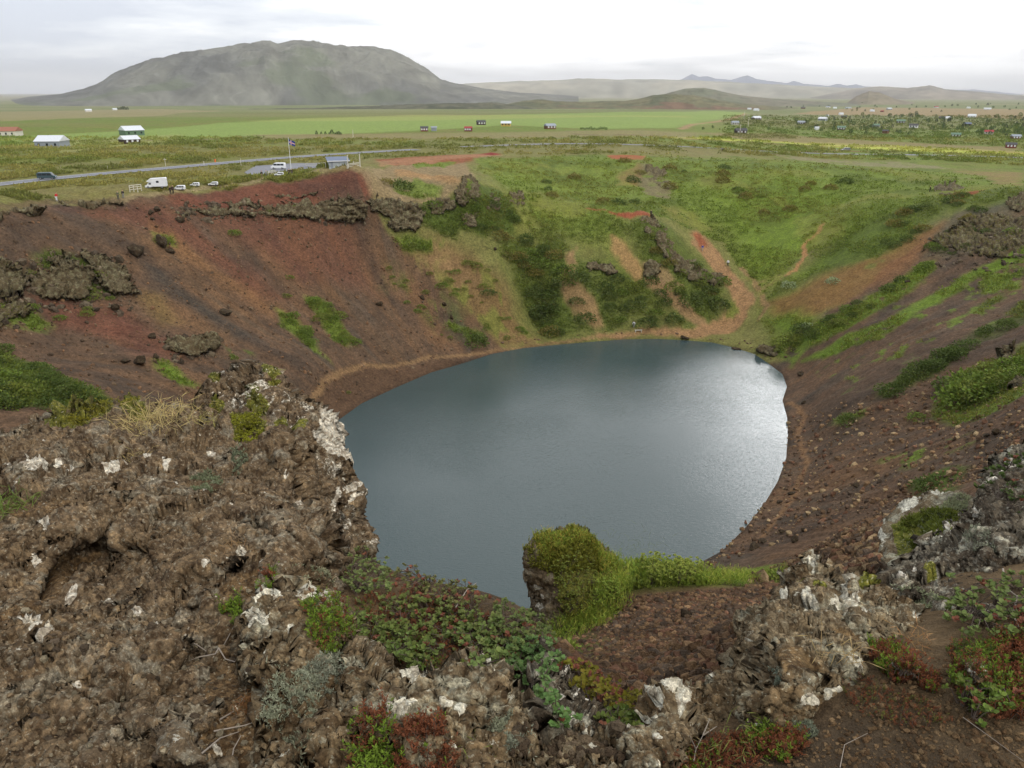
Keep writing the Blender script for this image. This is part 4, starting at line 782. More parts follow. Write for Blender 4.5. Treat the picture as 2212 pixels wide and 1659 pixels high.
def boulder(px, py, w, h=None, label=None, group=None, mat=None, sink=.25, name='boulder'):
    global nb
    q = hit(px, py)[0]
    if q[1] < 9: return {}
    dep = np.linalg.norm(q - CAM) * .97; W_ = .82 * w / F * dep / 2; H__ = .82 * (h or w * .7) / F * dep / 2
    o = BOULD[nb % 5].copy(); nb += 1; o.name = name; col.objects.link(o)
    o.location = (q[0], q[1], q[2] + H__ * (1 - 2 * sink)); o.scale = (W_, W_ * .8, H__); o.rotation_euler = (random.uniform(-.2, .2), random.uniform(-.2, .2), random.uniform(0, 6.28))
    if mat: o.material_slots[0].link = 'OBJECT'; o.material_slots[0].material = mat
    return tag(o, label, 'boulder', group)
for px, py, w, h, lab in [(296,552,44,38,'rounded grey boulder alone on the orange brown slope'),(350,530,34,32,'grey boulder below a green tuft on the red slope'),(368,545,22,14,'smaller grey boulder touching the one under the green tuft'),
  (329,730,22,16,'flat topped brown boulder sitting alone low on the left wall'),(487,678,34,18,'long lichened boulder on the brown left wall'),(250,670,22,24,'grey boulder just below the craggy outcrop with a white top'),
  (304,786,34,26,'dark rough boulder at the head of a bright green strip'),(272,782,26,12,'flat grey stone left of the rough boulder above the green strip'),(338,775,20,18,'brown rock above the bright green strip'),(820,660,20,16,'grey boulder in the middle of the brown talus'),
  (390,480,22,18,'grey boulder under the thin lichened ledge'),(326,462,14,12,'upper one of two small boulders near the rim'),(330,474,14,7,'lower one of two small boulders near the rim'),(340,455,24,14,'dark rock right below the rim track'),
  (1478,731,26,11,'flat boulder at the water edge beyond the lake'),(1590,755,26,8,'half drowned boulder at the far right shore'),(1736,872,12,10,'tan boulder on the right lakeside path'),(1728,810,22,14,'dark boulder above the right shore'),
  (2150,938,20,18,'brown block below the big bushes on the right wall'),(2130,942,18,10,'grey block left of the brown one below the bushes'),(1648,1170,28,10,'tan slab near the right shore'),(1690,1150,22,10,'grey slab behind the tan one near the right shore'),
  (1712,1066,26,8,'dark slab on the right shore'),(1685,1085,24,7,'second dark slab on the right shore, nearer the water'),(1850,1050,18,10,'pale boulder halfway up the right scree'),(1735,1148,14,14,'white lichened boulder above the green patch on the right slope'),
  (1628,1185,34,18,'dark rock topped with yellow green moss on the right slope'),(1715,1170,22,24,'dark upright rock on the right slope'),(1480,1330,38,22,'brown boulder on the scree between mossy stack and grey outcrop'),(1375,1315,14,12,'small brown stone right of the mossy stack'),
  (960,660,14,14,'whitish rock on the talus below the headland'),(975,688,10,12,'small grey rock below the whitish one'),(912,645,14,12,'tan rock on the talus left of the whitish one'),(1070,540,12,10,'dark rock on the slope under the headland knob'),(1960,610,16,9,'grey slab on the upper right talus')]:
    boulder(px, py, w, h, lab)
rs = random.Random(5); small = 0
for reg, n, lab, grp, sz in [
   ([(10,480),(380,470),(560,520),(800,620),(940,720),(700,800),(600,860),(250,830),(0,730)], 50, 'small dark stone scattered on the red brown left wall', 'small stones on the left wall', (2.5,7)),
   ([(1700,860),(1800,780),(2200,620),(2200,950),(1900,1060),(1690,1060)], 34, 'small stone scattered on the steep right wall', 'small stones on the right wall', (4,9)),
   ([(1690,1000),(1760,980),(1900,1050),(1900,1110),(1650,1190),(1620,1160)], 55, 'flat tan stone on the right lakeside scree', 'flat stones by the right shore', (6,17)),
   ([(1080,748),(1290,724),(1480,727),(1600,745),(1690,790),(1700,770),(1620,735),(1480,720),(1280,720),(1080,740)], 40, 'tan stone at the far waterline', 'stones along the far shore', (4,9)),
   ([(1240,1400),(1600,1300),(1570,1440),(1500,1500),(1330,1470)], 24, 'reddish lump of scoria on the near scree', 'scoria lumps on the near scree', (7,20))]:
    xs = [p[0] for p in reg]; ys = [p[1] for p in reg]; k = 0
    while k < n:
        x, y = rs.uniform(min(xs), max(xs)), rs.uniform(min(ys), max(ys))
        if not inpoly(np.array([x]), np.array([y]), reg)[0]: continue
        k += 1; w_ = rs.uniform(*sz) * rs.uniform(.6, 1.2); boulder(x, y, w_, w_ * rs.uniform(.35, .75), lab, grp, M_STONE, name='stone')['category'] = 'stone'
# ---------- plants ----------
def veg_mat(name, rough=.75, tr=.25):
    t = NT(name); a = t.attr('albedo').outputs['Color']; t.fin(a, rough, .25)
    tl = t.n('ShaderNodeBsdfTranslucent'); t.link(a, tl.inputs['Color']); mx = t.n('ShaderNodeMixShader'); mx.inputs[0].default_value = tr
    t.link(t.b.outputs[0], mx.inputs[1]); t.link(tl.outputs[0], mx.inputs[2]); t.link(mx.outputs[0], t.out.inputs['Surface']); return t.m
M_VEG = veg_mat('foliage'); M_BARK = paint('bark', srgb(96, 84, 74), .9, .1)
def unit(v): return v / (np.linalg.norm(v, axis=-1, keepdims=True) + 1e-12)
def rnd(*s): return RNG.normal(size=s)
def blades(base, dirs, ln, wd, c0, c1=None, fold=0.0):
    """diamond leaves: base point, direction, length, width"""
    n = len(base); d = unit(dirs); s = unit(np.cross(d, unit(rnd(n, 3)))); up = np.cross(s, d)
    ln = np.broadcast_to(ln, (n,))[:, None]; wd = np.broadcast_to(wd, (n,))[:, None]
    m = base + d * ln * .5
    V = np.stack([base, m + s * wd * .5 + up * wd * fold, base + d * ln, m - s * wd * .5 + up * wd * fold], 1)
    C = np.repeat(np.asarray(c0).reshape(-1, 1, 3) if np.ndim(c0) > 1 else np.broadcast_to(c0, (n, 3))[:, None], 4, 1)
    return V.reshape(-1, 3), C.reshape(-1, 3)
def quads(parts, name, **kw):
    V = np.concatenate([p[0] for p in parts]); C = np.clip(np.concatenate([p[1] for p in parts]) * np.array([1.0, 1.0, .82]), .004, 1)
    return mesh_np(name, V, np.arange(len(V)).reshape(-1, 4), {'albedo': C}, smooth=False, mat=M_VEG, **kw)
def vary(c, n, v=.25, hue=.08):
    return np.clip(np.asarray(c)[None] * (1 + v * RNG.uniform(-1, 1, (n, 1))) * (1 + hue * RNG.uniform(-1, 1, (n, 3))), .004, 1)
def tubes(paths, parent=None, name='stem', mat=None, sides=5):
    Vs = []; Fs = []; b = 0
    for pts, r0, r1 in paths:
        pts = np.asarray(pts, float); n = len(pts); t = unit(np.gradient(pts, axis=0)); ref = np.array([.3, .5, .81]); s = unit(np.cross(t, ref)); u = np.cross(s, t)
        rr = np.linspace(r0, r1, n)[:, None, None]; a = np.linspace(0, 2 * math.pi, sides, endpoint=False)
        ring = pts[:, None] + rr * (np.cos(a)[None, :, None] * s[:, None] + np.sin(a)[None, :, None] * u[:, None])
        Vs.append(ring.reshape(-1, 3)); i = np.arange(n * sides).reshape(n, sides) + b; j = np.roll(i, -1, 1)
        Fs.append(np.stack([i[:-1], j[:-1], j[1:], i[1:]], -1).reshape(-1, 4)); b += n * sides
    return mesh_np(name, np.concatenate(Vs), np.concatenate(Fs), mat=mat or M_BARK, parent=parent)
# --- ground cover of the crater and plain: leaf clumps wherever the ground is green ---
def alb_at(x, y):
    r = np.hypot(x, y); a = np.arctan2(x, y); i = np.clip(np.searchsorted(RR, r), 0, len(RR) - 1); j = np.clip(np.searchsorted(AZ, a), 0, len(AZ) - 1); return AL[i, j]
def scatter(npts, box, thr, grow, seed, name, label, size, cols, per=9, dist=(0, 1e9), flat=.5, dens=None, excl=()):
    g = np.random.default_rng(seed); px = g.uniform(box[0], box[2], npts); py = g.uniform(box[1], box[3], npts)
    q = hit(px, py); al = alb_at(q[:, 0], q[:, 1]); r = np.hypot(q[:, 0], q[:, 1])
    green = al[:, 1] / np.maximum(al[:, 0], 1e-4); m = (green > thr) & (r > dist[0]) & (r < dist[1])
    nz = fbm(q[:, 0] / 9, q[:, 1] / 9, o=3); m &= nz > (dens if dens is not None else -9)
    dl = seg_dist(q[:, 0], q[:, 1], shore_w); m &= (dl > 1.0) & (q[:, 2] > .3)
    for rd, wd in ROADS: m &= seg_dist(q[:, 0], q[:, 1], rd, closed=False) > wd
    for pg in NOVEG + list(excl): m &= ~inpoly(q[:, 0], q[:, 1], pg)
    q = q[m]; al = al[m]; r = r[m]; nz = nz[m]; n = len(q)
    sz = size * (r / 200) ** grow * g.uniform(.5, 1.5, n)
    lf = fbm(q[:, 0] / 26 + seed, q[:, 1] / 26, o=3); cpick = np.clip(((lf * 1.6 + .5 + g.uniform(-.22, .22, n)) * len(cols)).astype(int), 0, len(cols) - 1); base = np.array(cols)[cpick] * .5 + al * .5
    k = per; c = np.repeat(q, k, 0); S = np.repeat(sz, k)[:, None]
    off = g.normal(size=(n * k, 3)); off = unit(off) * g.uniform(.3, 1, (n * k, 1)) ** .5; off[:, 2] = np.abs(off[:, 2]) * flat; up = np.array([0, 0, 1.])
    P_ = c + off * S; d = unit(off * np.array([1, 1, 1.5]) + g.normal(size=off.shape) * .5 + up * .5)
    C = 1.35 * np.repeat(base, k, 0) * (1 + .3 * g.uniform(-1, 1, (n * k, 1))) * (1 + .06 * g.uniform(-1, 1, (n * k, 3)))
    global RNG; V, CC = blades(P_, d, S[:, 0] * g.uniform(.5, 1, n * k), S[:, 0] * .42, C, fold=.15)
    return tag(quads([(V, CC)], name), label, kind='stuff')
ROADS = [(RD[0][0][::3], 9), (RD[1][0][::3], 4.2)]
NOVEG = [pk]
BOWL = wp([(775,350),(900,340),(1040,336),(1400,334),(1700,336),(2000,346),(2212,360),(2500,380),(2600,560),(1500,600),(780,480)])
scatter(90000, (-100, 296, 2312, 470), .93, .55, 1, 'shrubbery', 'olive heath shrubs covering the plain round the crater', .55, [srgb(78,88,42), srgb(96,104,50), srgb(116,112,58), srgb(136,126,76)], 8, (150, 1500), .6, -.06, [BOWL])
scatter(56000, (780, 330, 2312, 960), 1.1, .3, 2, 'grass', 'green grass and low shrubs on the inner slopes', .46, [srgb(84,98,42), srgb(102,114,48), srgb(120,124,60), srgb(112,106,56)], 7, (60, 360), .55, -.2)
scatter(26000, (-100, 420, 1200, 900), 1.08, .3, 3, 'grass', 'sparse green tufts on the left crater wall', .5, [srgb(98,108,46), srgb(86,98,42)], 7, (60, 260), .6)
scatter(9000, (1100, 1150, 1800, 1420), 1.08, .5, 5, 'grass', 'green grass on the ridge above the near shore', .5, [srgb(112,124,56), srgb(96,116,48), srgb(140,146,80)], 8, (9, 60), .7)
scatter(16000, (1560, 250, 2300, 300), -1, .8, 7, 'woods', 'low continuous scrub wood between the cabins on the right plain', .34, [srgb(78,96,50), srgb(92,106,58), srgb(66,84,46)], 7, (330, 3000), .6, .0)
# --- separate bushes ---
def bush_mesh(name, n, seed, c, rag=.35):
    g = np.random.default_rng(seed); d = unit(g.normal(size=(n, 3))); d[:, 2] = np.abs(d[:, 2])
    lob = 1 + rag * fbm(d[:, 0] * 2 + seed, d[:, 1] * 2, d[:, 2] * 2, o=2); P_ = d * (g.uniform(.25, 1, (n, 1)) ** .45) * lob[:, None] * np.array([1, 1, .8])
    C = 1.22 * np.asarray(c)[None] * (1 + .28 * g.uniform(-1, 1, (n, 1))) * (1 + .07 * g.uniform(-1, 1, (n, 3))) * (1 + .2 * vnoise(P_[:, 0] * 3, P_[:, 1] * 3, P_[:, 2] * 3))[:, None]
    o = quads([blades(P_, d + g.normal(size=d.shape) * .7, .17, .12, C, fold=.2)], name); col.objects.unlink(o); return o
BUSH = {'d': [bush_mesh('shrub', 420, 1, srgb(74,88,42)), bush_mesh('shrub', 420, 2, srgb(80,92,46))], 'g': [bush_mesh('shrub', 420, 3, srgb(96,112,48)), bush_mesh('shrub', 420, 4, srgb(104,112,52))],
        'o': [bush_mesh('shrub', 420, 5, srgb(108,100,52))], 's': [bush_mesh('shrub', 420, 6, srgb(140,150,120))]}
def bush(px, py, w, kind='d', label=None, group=None, q=None):
    q = hit(px, py)[0] if q is None else q; dep = np.linalg.norm(q - CAM); s = w / F * dep / 2; src = random.choice(BUSH[kind])
    o = src.copy(); o.name = 'shrub'; col.objects.link(o); o.location = (q[0], q[1], q[2] - .1 * s); o.scale = (s, s, s * random.uniform(.7, 1.0)); o.rotation_euler[2] = random.uniform(0, 6.28)
    return tag(o, label, 'shrub', group)
for px, py, w, k, lab in [(1028,742,58,'d','dark round shrub at the foot of the left talus, by the water'),(868,406,56,'d','dark round shrub on the bare headland'),(832,395,34,'o','olive shrub beside the dark one on the headland'),
   (775,442,22,'g','tuft at the corner of the columnar cliff'),(935,442,46,'g','bushy shrub at the head of the headland cliff'),(1055,634,36,'d','dark shrub in the middle of the lake slope'),(955,618,30,'g','pale green shrub left of the bare strip'),
   (1395,700,56,'d','round shrub on the bank behind the bench'),(1490,655,60,'d','dark shrub below the steep lichened face'),(1455,622,60,'g','green shrub right of the gully slabs'),(1550,660,50,'d','shrub at the edge of the wide bare path'),
   (1560,610,40,'g','shrub above the bare path fork'),(1250,600,50,'d','shrub between the two narrow gullies'),(1710,745,66,'g','bright shrub at the foot of the right wall'),(1735,715,50,'d','dark shrub above the bright one at the right wall foot'),
   (1930,848,66,'d','long dark bush on the lower right wall'),(1980,810,56,'d','dark bush in the strip up the right wall'),(2090,870,110,'g','largest pale green bush on the right wall'),(2150,830,90,'g','big bush above the largest one on the right wall'),
   (2060,840,80,'d','bush left of the big pair on the right wall'),(2010,1052,70,'d','dark bush just above the flat topped rock'),(1985,905,44,'g','small green bush below the lower right strip'),(1835,912,50,'d','lone dark bush near the right lakeside path'),
   (1705,618,34,'s','silvery willow by the narrow trail'),(1745,705,30,'s','silvery willow low on the green slope'),(1800,610,30,'s','silvery willow high on the green slope'),(1445,365,36,'o','olive shrub on the grassy mound'),
   (350,518,38,'g','green tuft on top of a grey boulder, left wall'),(505,505,30,'g','green tuft alone on the red slope'),(625,600,22,'g','yellowish tuft in the middle of the left wall'),(618,640,24,'g','small green bush above the green strips of the left wall'),
   (1455,690,44,'d','low bush left of the path fork'),(1600,1265,32,'g','small green bush at the right end of the grassy ridge'),(752,848,14,'g','tiny plant on the dark bank by the water')]:
    bush(px, py, w, k, lab)
rs = random.Random(9)
for reg, n, lab, grp, kinds, sz in [
   ([(-40,760),(0,750),(80,790),(180,830),(240,868),(140,885),(0,880)], 26, 'green bush in the big thicket at the left edge', 'bushes of the left thicket', 'ddg', (34,70)),
   ([(600,670),(650,690),(712,775),(680,762),(620,710)], 12, 'green bush in the left of two diagonal strips', 'bushes of the left strip', 'g', (20,38)),
   ([(655,642),(700,648),(745,700),(770,745),(725,735),(690,695)], 14, 'green bush in the right of two diagonal strips', 'bushes of the right strip', 'gg', (20,40)),
   ([(1070,510),(1200,520),(1240,600),(1290,690),(1180,730),(1110,640)], 38, 'dark shrub on the steep slope above the far shore', 'shrubs above the far shore', 'ddgo', (26,56)),
   ([(1300,600),(1400,600),(1480,690),(1320,712)], 18, 'shrub on the bank between gully and lake', 'shrubs between gully and lake', 'ddg', (24,52)),
   ([(1400,500),(1440,540),(1540,600),(1560,680),(1500,690),(1430,600)], 18, 'shrub on the slope under the red viewpoint', 'shrubs under the viewpoint', 'dgo', (22,46)),
   ([(1700,745),(1760,702),(1850,658),(1950,602),(2012,565),(1960,625),(1870,688),(1800,722)], 22, 'shrub in the upper green strip on the right wall', 'shrubs of the upper strip', 'dg', (20,40)),
   ([(1905,850),(1990,795),(2100,730),(2212,665),(2212,690),(2110,745),(2010,805)], 20, 'dark shrub in the lower strip up the right wall', 'shrubs of the lower strip', 'd', (26,56)),
   ([(2030,880),(2050,820),(2172,790),(2212,750),(2230,850),(2150,895)], 12, 'pale green bush on the bushy patch, right wall', 'bushes of the right patch', 'g', (50,90)),
   ([(1920,480),(2000,430),(2180,410),(2150,450),(1980,520),(1880,560)], 19, 'dark shrub on the shoulder of the right wall', 'shrubs of the right shoulder', 'ddo', (20,44)),
   ([(920,470),(960,500),(1060,505),(1130,480),(1080,440),(1000,450)], 16, 'shrub among the crags of the headland', 'shrubs among the headland crags', 'dg', (16,36)),
   ([(1150,350),(1700,350),(1900,380),(1700,500),(1500,450),(1150,440)], 26, 'shrub dotted on the grassy bowl', 'shrubs in the grassy bowl', 'dgo', (12,36)),
   ([(880,520),(980,520),(1080,600),(1120,700),(1180,735),(1080,745),(960,640)], 24, 'small green shrub on the brown talus below the headland', 'shrubs on the talus below the headland', 'gg', (10,30)),
   ([(820,570),(900,600),(1000,720),(960,735),(860,650)], 14, 'green tuft on the talus left of the shrubs', 'tufts on the talus', 'g', (8,22)),
   ([(1980,545),(2050,500),(2100,475),(2212,480),(2212,545),(2100,560)], 16, 'tuft of green on the wide grey cliff', 'tufts on the wide cliff', 'dg', (14,34)),
   ([(560,440),(790,432),(790,480),(580,474)], 14, 'tuft of green on the long columnar cliff', 'tufts on the columnar cliff', 'g', (8,16)),
   ([(60,590),(200,580),(280,620),(240,700),(40,690)], 14, 'mossy tuft on the left outcrops', 'tufts on the left outcrops', 'g', (14,34))]:
    xs = [p[0] for p in reg]; ys = [p[1] for p in reg]; k = 0
    while k < n:
        x, y = rs.uniform(min(xs), max(xs)), rs.uniform(min(ys), max(ys))
        if inpoly(np.array([x]), np.array([y]), reg)[0]: o_ = bush(x, y, rs.uniform(*sz), rs.choice(kinds), lab, grp); k += 1; o_.name, o_['category'] = ('grass_tuft', 'grass tuft') if 'tuft' in lab else ('shrub', 'shrub')
# --- foreground plants ---
def fhit(px, py):
    """nearest of rock surfaces and ground at a picture point"""
    best = hit(px, py)[0]
    for x0, y0, st, P_, ins in SURF:
        i = int(round((py - y0) / st)); j = int(round((px - x0) / st))
        if 0 <= i < ins.shape[0] and 0 <= j < ins.shape[1] and ins[i, j] and P_[i, j, 1] < best[1]: best = P_[i, j]
    return np.array(best)
def spots(poly, n, seed):
    g = random.Random(seed); xs = [p[0] for p in poly]; ys = [p[1] for p in poly]; out = []
    while len(out) < n:
        x, y = g.uniform(min(xs), max(xs)), g.uniform(min(ys), max(ys))
        if inpoly(np.array([x]), np.array([y]), poly)[0]: out.append((x, y))
    return out
def root_at(name, label, cat, pts):
    c = np.mean(pts, 0); c = c.copy(); o = empty(name, tuple(c)); tag(o, label, cat); o['_c'] = [float(v) for v in c]; return o, c
def crowberry(label, poly, n, seed, reds=.15, h=.035, name='crowberry', green=(98, 118, 40)):
    B = np.array([fhit(x, y) for x, y in spots(poly, n, seed)]); r, c = root_at(name, label, 'crowberry', B); B = B - c; g = np.random.default_rng(seed)
    parts = []; redm = g.uniform(0, 1, n) < (sstep(-.1, .3, fbm(B[:, 0] * 9, B[:, 1] * 9 + seed, o=2)) * .8 + reds * .6 if reds < .6 else reds)
    cc = np.where(redm[:, None], np.array(srgb(112, 66, 46))[None], srgb(*green)[None]) * (1 + .25 * g.uniform(-1, 1, (n, 1)))
    d = unit(np.stack([g.normal(0, .4, n), g.normal(0, .4, n) - .15, np.ones(n)], -1)); L_ = h * g.uniform(.6, 1.4, n)
    for k in range(7):
        f = (k + .5) / 7
        for j in range(3):
            a = g.uniform(0, 6.28, n); side = unit(np.stack([np.cos(a), np.sin(a), np.full(n, .7)], -1)); parts.append(blades(B + d * (L_ * f * 1.2)[:, None], side, h * .30, h * .10, cc * (.8 + .5 * f)))
    quads(parts, 'leaves', parent=r); tubes([([B[i] - d[i] * .02, B[i] + d[i] * L_[i]], .0014, .0008) for i in range(0, n, 2)], r, 'stem', sides=3); return r
def willow(label, poly, n, seed, leaf=.021, c=(106, 130, 88), hgt=.06, red=.08, name='willow_shrub', cat='shrub'):
    B = np.array([fhit(x, y) for x, y in spots(poly, n, seed)]); r, cen = root_at(name, label, cat, B); B = B - cen; g = np.random.default_rng(seed); parts = []; tp = []
    roots = B[g.integers(0, n, max(3, n // 9))]
    for i in range(n):
        tip = B[i] + np.array([g.normal(0, .015), g.normal(0, .015) - .01, g.uniform(.3, 1.2) * hgt]); rt = roots[np.argmin(np.linalg.norm(roots - B[i], axis=1) + g.uniform(0, .1, len(roots)))]
        midp = (rt + tip) / 2 + g.normal(0, .012, 3) + np.array([0, 0, .012]); tp.append(([rt - [0, 0, .02], midp, tip], .0022, .001))
        m = int(g.integers(6, 11)); a = g.uniform(0, 6.28) + np.arange(m) * 2.4; d = unit(np.stack([np.cos(a), np.sin(a), g.uniform(.2, 1.0, m)], -1))
        col_ = vary(srgb(c[0] * .93, c[1] * .93, c[2] * .8) if g.uniform() > red else srgb(124, 76, 62), m, .22); bs = tip[None] - g.uniform(0, .012, (m, 1)) * np.array([0, 0, 1.])
        ln = leaf * .82 * g.uniform(.55, 1.2, m); s = unit(np.cross(d, np.array([0, 0, 1.])[None] + g.normal(0, .4, (m, 3)))); up = np.cross(s, d); w_ = ln[:, None] * .36
        e = lambda f, sd, lift: bs + d * (ln * f)[:, None] + s * w_ * sd + up * w_ * lift
        A = np.stack([e(0, 0, 0), e(.35, 1, .25), e(.75, .85, .25), e(1, 0, 0)], 1); Bq = np.stack([e(0, 0, 0), e(1, 0, 0), e(.75, -.85, .25), e(.35, -1, .25)], 1)
        parts += [(A.reshape(-1, 3), np.repeat(col_, 4, 0)), (Bq.reshape(-1, 3), np.repeat(col_, 4, 0))]
    quads(parts, 'leaves', parent=r); tubes(tp, r, 'stem', sides=4); return r
def cushion(label, poly, n, seed, c=(158, 160, 138), h=.014, name='moss_cushion', cat='moss'):
    B = np.array([fhit(x, y) for x, y in spots(poly, int(n * 1.3), seed)]); B = B[(fbm(B[:, 0] * 11, B[:, 1] * 11, B[:, 2] * 11, o=3) > -.14)]; n = len(B); g = np.random.default_rng(seed); d = unit(np.stack([g.normal(0, .6, n), g.normal(0, .6, n) - .2, np.ones(n)], -1)); d2 = unit(d + g.normal(0, .6, (n, 3)))
    cl = srgb(*c) * (1 + .4 * fbm(B[:, 0] * 30, B[:, 1] * 30, B[:, 2] * 30, o=2))[:, None]
    o = quads([blades(B, d, h * g.uniform(.6, 1.3, n), h * .3, cl * .8), blades(B + d * h * .4, d2, h, h * .28, cl * 1.1)], name); return tag(o, label, cat)
def tuft(label, px, py, n, ln, seed, c=(176, 156, 112), name='grass_tuft', spread=.05, lean=.9):
    b = fhit(px, py); g = np.random.default_rng(seed); B = b + np.c_[g.normal(0, spread, (n, 2)), np.zeros(n)]; d = unit(np.c_[g.normal(0, lean, (n, 2)), np.ones(n)]); L_ = ln * g.uniform(.5, 1.2, n); mid = B + d * L_[:, None] * .6
    d2 = unit(d + np.c_[g.normal(0, .5, (n, 2)), -.7 * np.ones(n)]); cc = vary(srgb(*c), n, .25, .05)
    return tag(quads([blades(B, d, L_ * .7, .0035, cc), blades(mid, d2, L_ * .5, .003, cc)], name), label, 'grass tuft')
def twig(label, pts, r=.003, name='twig', lift=.012):
    P_ = []
    for ln_ in pts: P_.append(([fhit(x, y) + [0, -.01, lift] for x, y in ln_], r, r * .4))
    return tag(tubes(P_, None, name, paint('dead_wood', srgb(150, 138, 124), .8, .2), sides=5), label, 'twig')
crowberry('bright green crowberry with red tips growing against the grey rock with white crust', [(650,1330),(690,1300),(740,1330),(760,1370),(740,1410),(700,1440),(655,1400)], 380, 1, .3)
crowberry('small green crowberry at the left foot of the grey rock with white crust', [(480,1310),(520,1300),(530,1340),(500,1355)], 110, 2, .05)
crowberry('small green crowberry in the soil above the grey rock', [(560,1268),(585,1258),(592,1272),(570,1285)], 60, 3, .1)
crowberry('large bright green crowberry at the very bottom of the view, left of the red one', [(755,1640),(770,1590),(800,1560),(845,1570),(850,1620),(850,1720),(760,1720)], 420, 4, .0, h=.04)
crowberry('dark red crowberry at the very bottom, beside the bright green one', [(850,1600),(880,1575),(925,1570),(960,1620),(990,1660),(960,1720),(855,1720)], 420, 5, .95, h=.036, name='red_crowberry')
crowberry('bright green crowberry alone in the dirt right of the grey outcrop', [(1870,1400),(1900,1390),(1950,1410),(1990,1445),(1960,1475),(1930,1480),(1890,1440)], 360, 6, .12)
crowberry('green crowberry at the bottom right of the grey outcrop foot', [(1615,1590),(1660,1578),(1720,1590),(1735,1620),(1690,1650),(1630,1630)], 380, 7, .08)
crowberry('reddish crowberry left of the green one under the grey outcrop', [(1530,1600),(1600,1585),(1620,1620),(1640,1660),(1540,1670)], 240, 8, .9, h=.028, name='red_crowberry')
crowberry('red speckled crowberry around the small pale rimmed rock', [(1440,1640),(1530,1610),(1540,1680),(1430,1680)], 200, 9, .7, h=.028)
crowberry('mixed red and green crowberry at the right edge under the shrub', [(2060,1430),(2212,1340),(2300,1400),(2260,1540),(2120,1540),(2050,1490)], 620, 10, .18)
crowberry('red tipped crowberry right of the bright green one in the dirt', [(1980,1450),(2030,1460),(2020,1500),(1985,1490)], 110, 11, .8, h=.025)
for i, (lab, pl, n, c, lf, red) in enumerate([
  ('leafy willow shrub at the top of the bank, under the white streaked rock', [(725,1190),(790,1190),(840,1235),(860,1290),(780,1300),(735,1260)], 90, (122,134,96), .022, .1),
  ('reddish twiggy willow on the crest of the bank against the water', [(840,1240),(930,1245),(1010,1280),(1080,1320),(1000,1330),(880,1300)], 110, (116,116,84), .02, .35),
  ('green willow covering the upper middle of the bank', [(820,1300),(960,1310),(1060,1340),(1000,1400),(880,1390)], 120, (112,122,78), .022, .15),
  ('dense green willow low on the bank behind the rock ridge', [(760,1330),(880,1380),(960,1420),(900,1460),(820,1440),(770,1380)], 120, (112,126,80), .024, .06),
  ('willow in the middle of the bank above the pointed rock', [(950,1380),(1080,1350),(1130,1400),(1100,1450),(1000,1430)], 110, (116,130,88), .024, .1),
  ('large leaved willow hanging over the dark steep rock', [(1100,1400),(1190,1400),(1240,1440),(1180,1470),(1170,1540),(1110,1500),(1080,1440)], 120, (110,136,98), .026, .03),
  ('willow at the right end of the bank below the mossy stack', [(1060,1310),(1140,1330),(1220,1390),(1150,1400),(1080,1370)], 80, (110,122,84), .022, .15),
  ('willow shrub with red twigs at the right edge over the crowberry', [(2030,1290),(2120,1270),(2212,1260),(2290,1330),(2200,1390),(2090,1400),(2040,1360)], 130, (116,130,88), .024, .2),
  ('dark green bush on top of the large rock at the right edge', [(2120,1075),(2150,1020),(2212,985),(2300,970),(2300,1090),(2180,1120)], 110, (72,88,48), .026, .12),
  ('green willow at the lower right of the dirt patch', [(2060,1500),(2130,1490),(2180,1540),(2100,1560)], 60, (110,128,70), .02, .15)]):
    willow(lab, pl, int(n * (1.5 if i < 7 else 1)), 30 + i, lf, c, red=red * .7)
crowberry('sparse brown heather creeping over the dirt, right of the grey outcrop', [(1840,1440),(1900,1480),(2000,1520),(2060,1560),(1960,1580),(1850,1540),(1820,1490)], 260, 51, .6, h=.018, name='heather', green=(96, 96, 48))
crowberry('dark mat of heather under the willow at the right edge', [(2040,1400),(2212,1370),(2260,1480),(2212,1560),(2100,1550)], 700, 52, .35, h=.03, name='heather', green=(80, 92, 38))
crowberry('heather carpet under the willows on the bank', [(760,1300),(900,1270),(1050,1330),(1150,1400),(1050,1440),(900,1450),(800,1400)], 900, 50, .35, h=.03, name='heather', green=(92, 104, 44))
willow('yellow and orange leaved shrub on the slope beyond the dark steep rock', [(1215,1460),(1290,1465),(1330,1500),(1400,1530),(1360,1555),(1290,1540),(1240,1510)], 330, 60, .024, (128,120,50), hgt=.1, red=.22, name='autumn_shrub')
willow('green low plants below the yellow leaved shrub', [(1270,1545),(1380,1555),(1400,1600),(1310,1600)], 90, 61, .024, (104,118,66), hgt=.05, name='low_shrub')
willow('small blue green plant between the dark rock and the bottom stones', [(1150,1570),(1200,1565),(1220,1590),(1170,1605)], 30, 62, .022, (104,134,90), name='low_shrub')
willow('pale green birch bush climbing the front of the mossy stack', [(1185,1240),(1240,1200),(1290,1225),(1300,1290),(1250,1350),(1205,1320)], 230, 63, .035, (128,138,76), hgt=.16, red=0, name='birch_bush')
willow('light green birch bush at the right foot of the mossy stack', [(1290,1290),(1330,1270),(1340,1310),(1290,1335)], 130, 64, .05, (142,158,84), hgt=.3, red=0, name='birch_bush')
willow('pale green birch bushes on the ridge right of the stack', [(1380,1225),(1470,1235),(1540,1240),(1480,1270),(1400,1265)], 300, 65, .06, (146,156,84), hgt=.4, red=0, name='birch_bush')
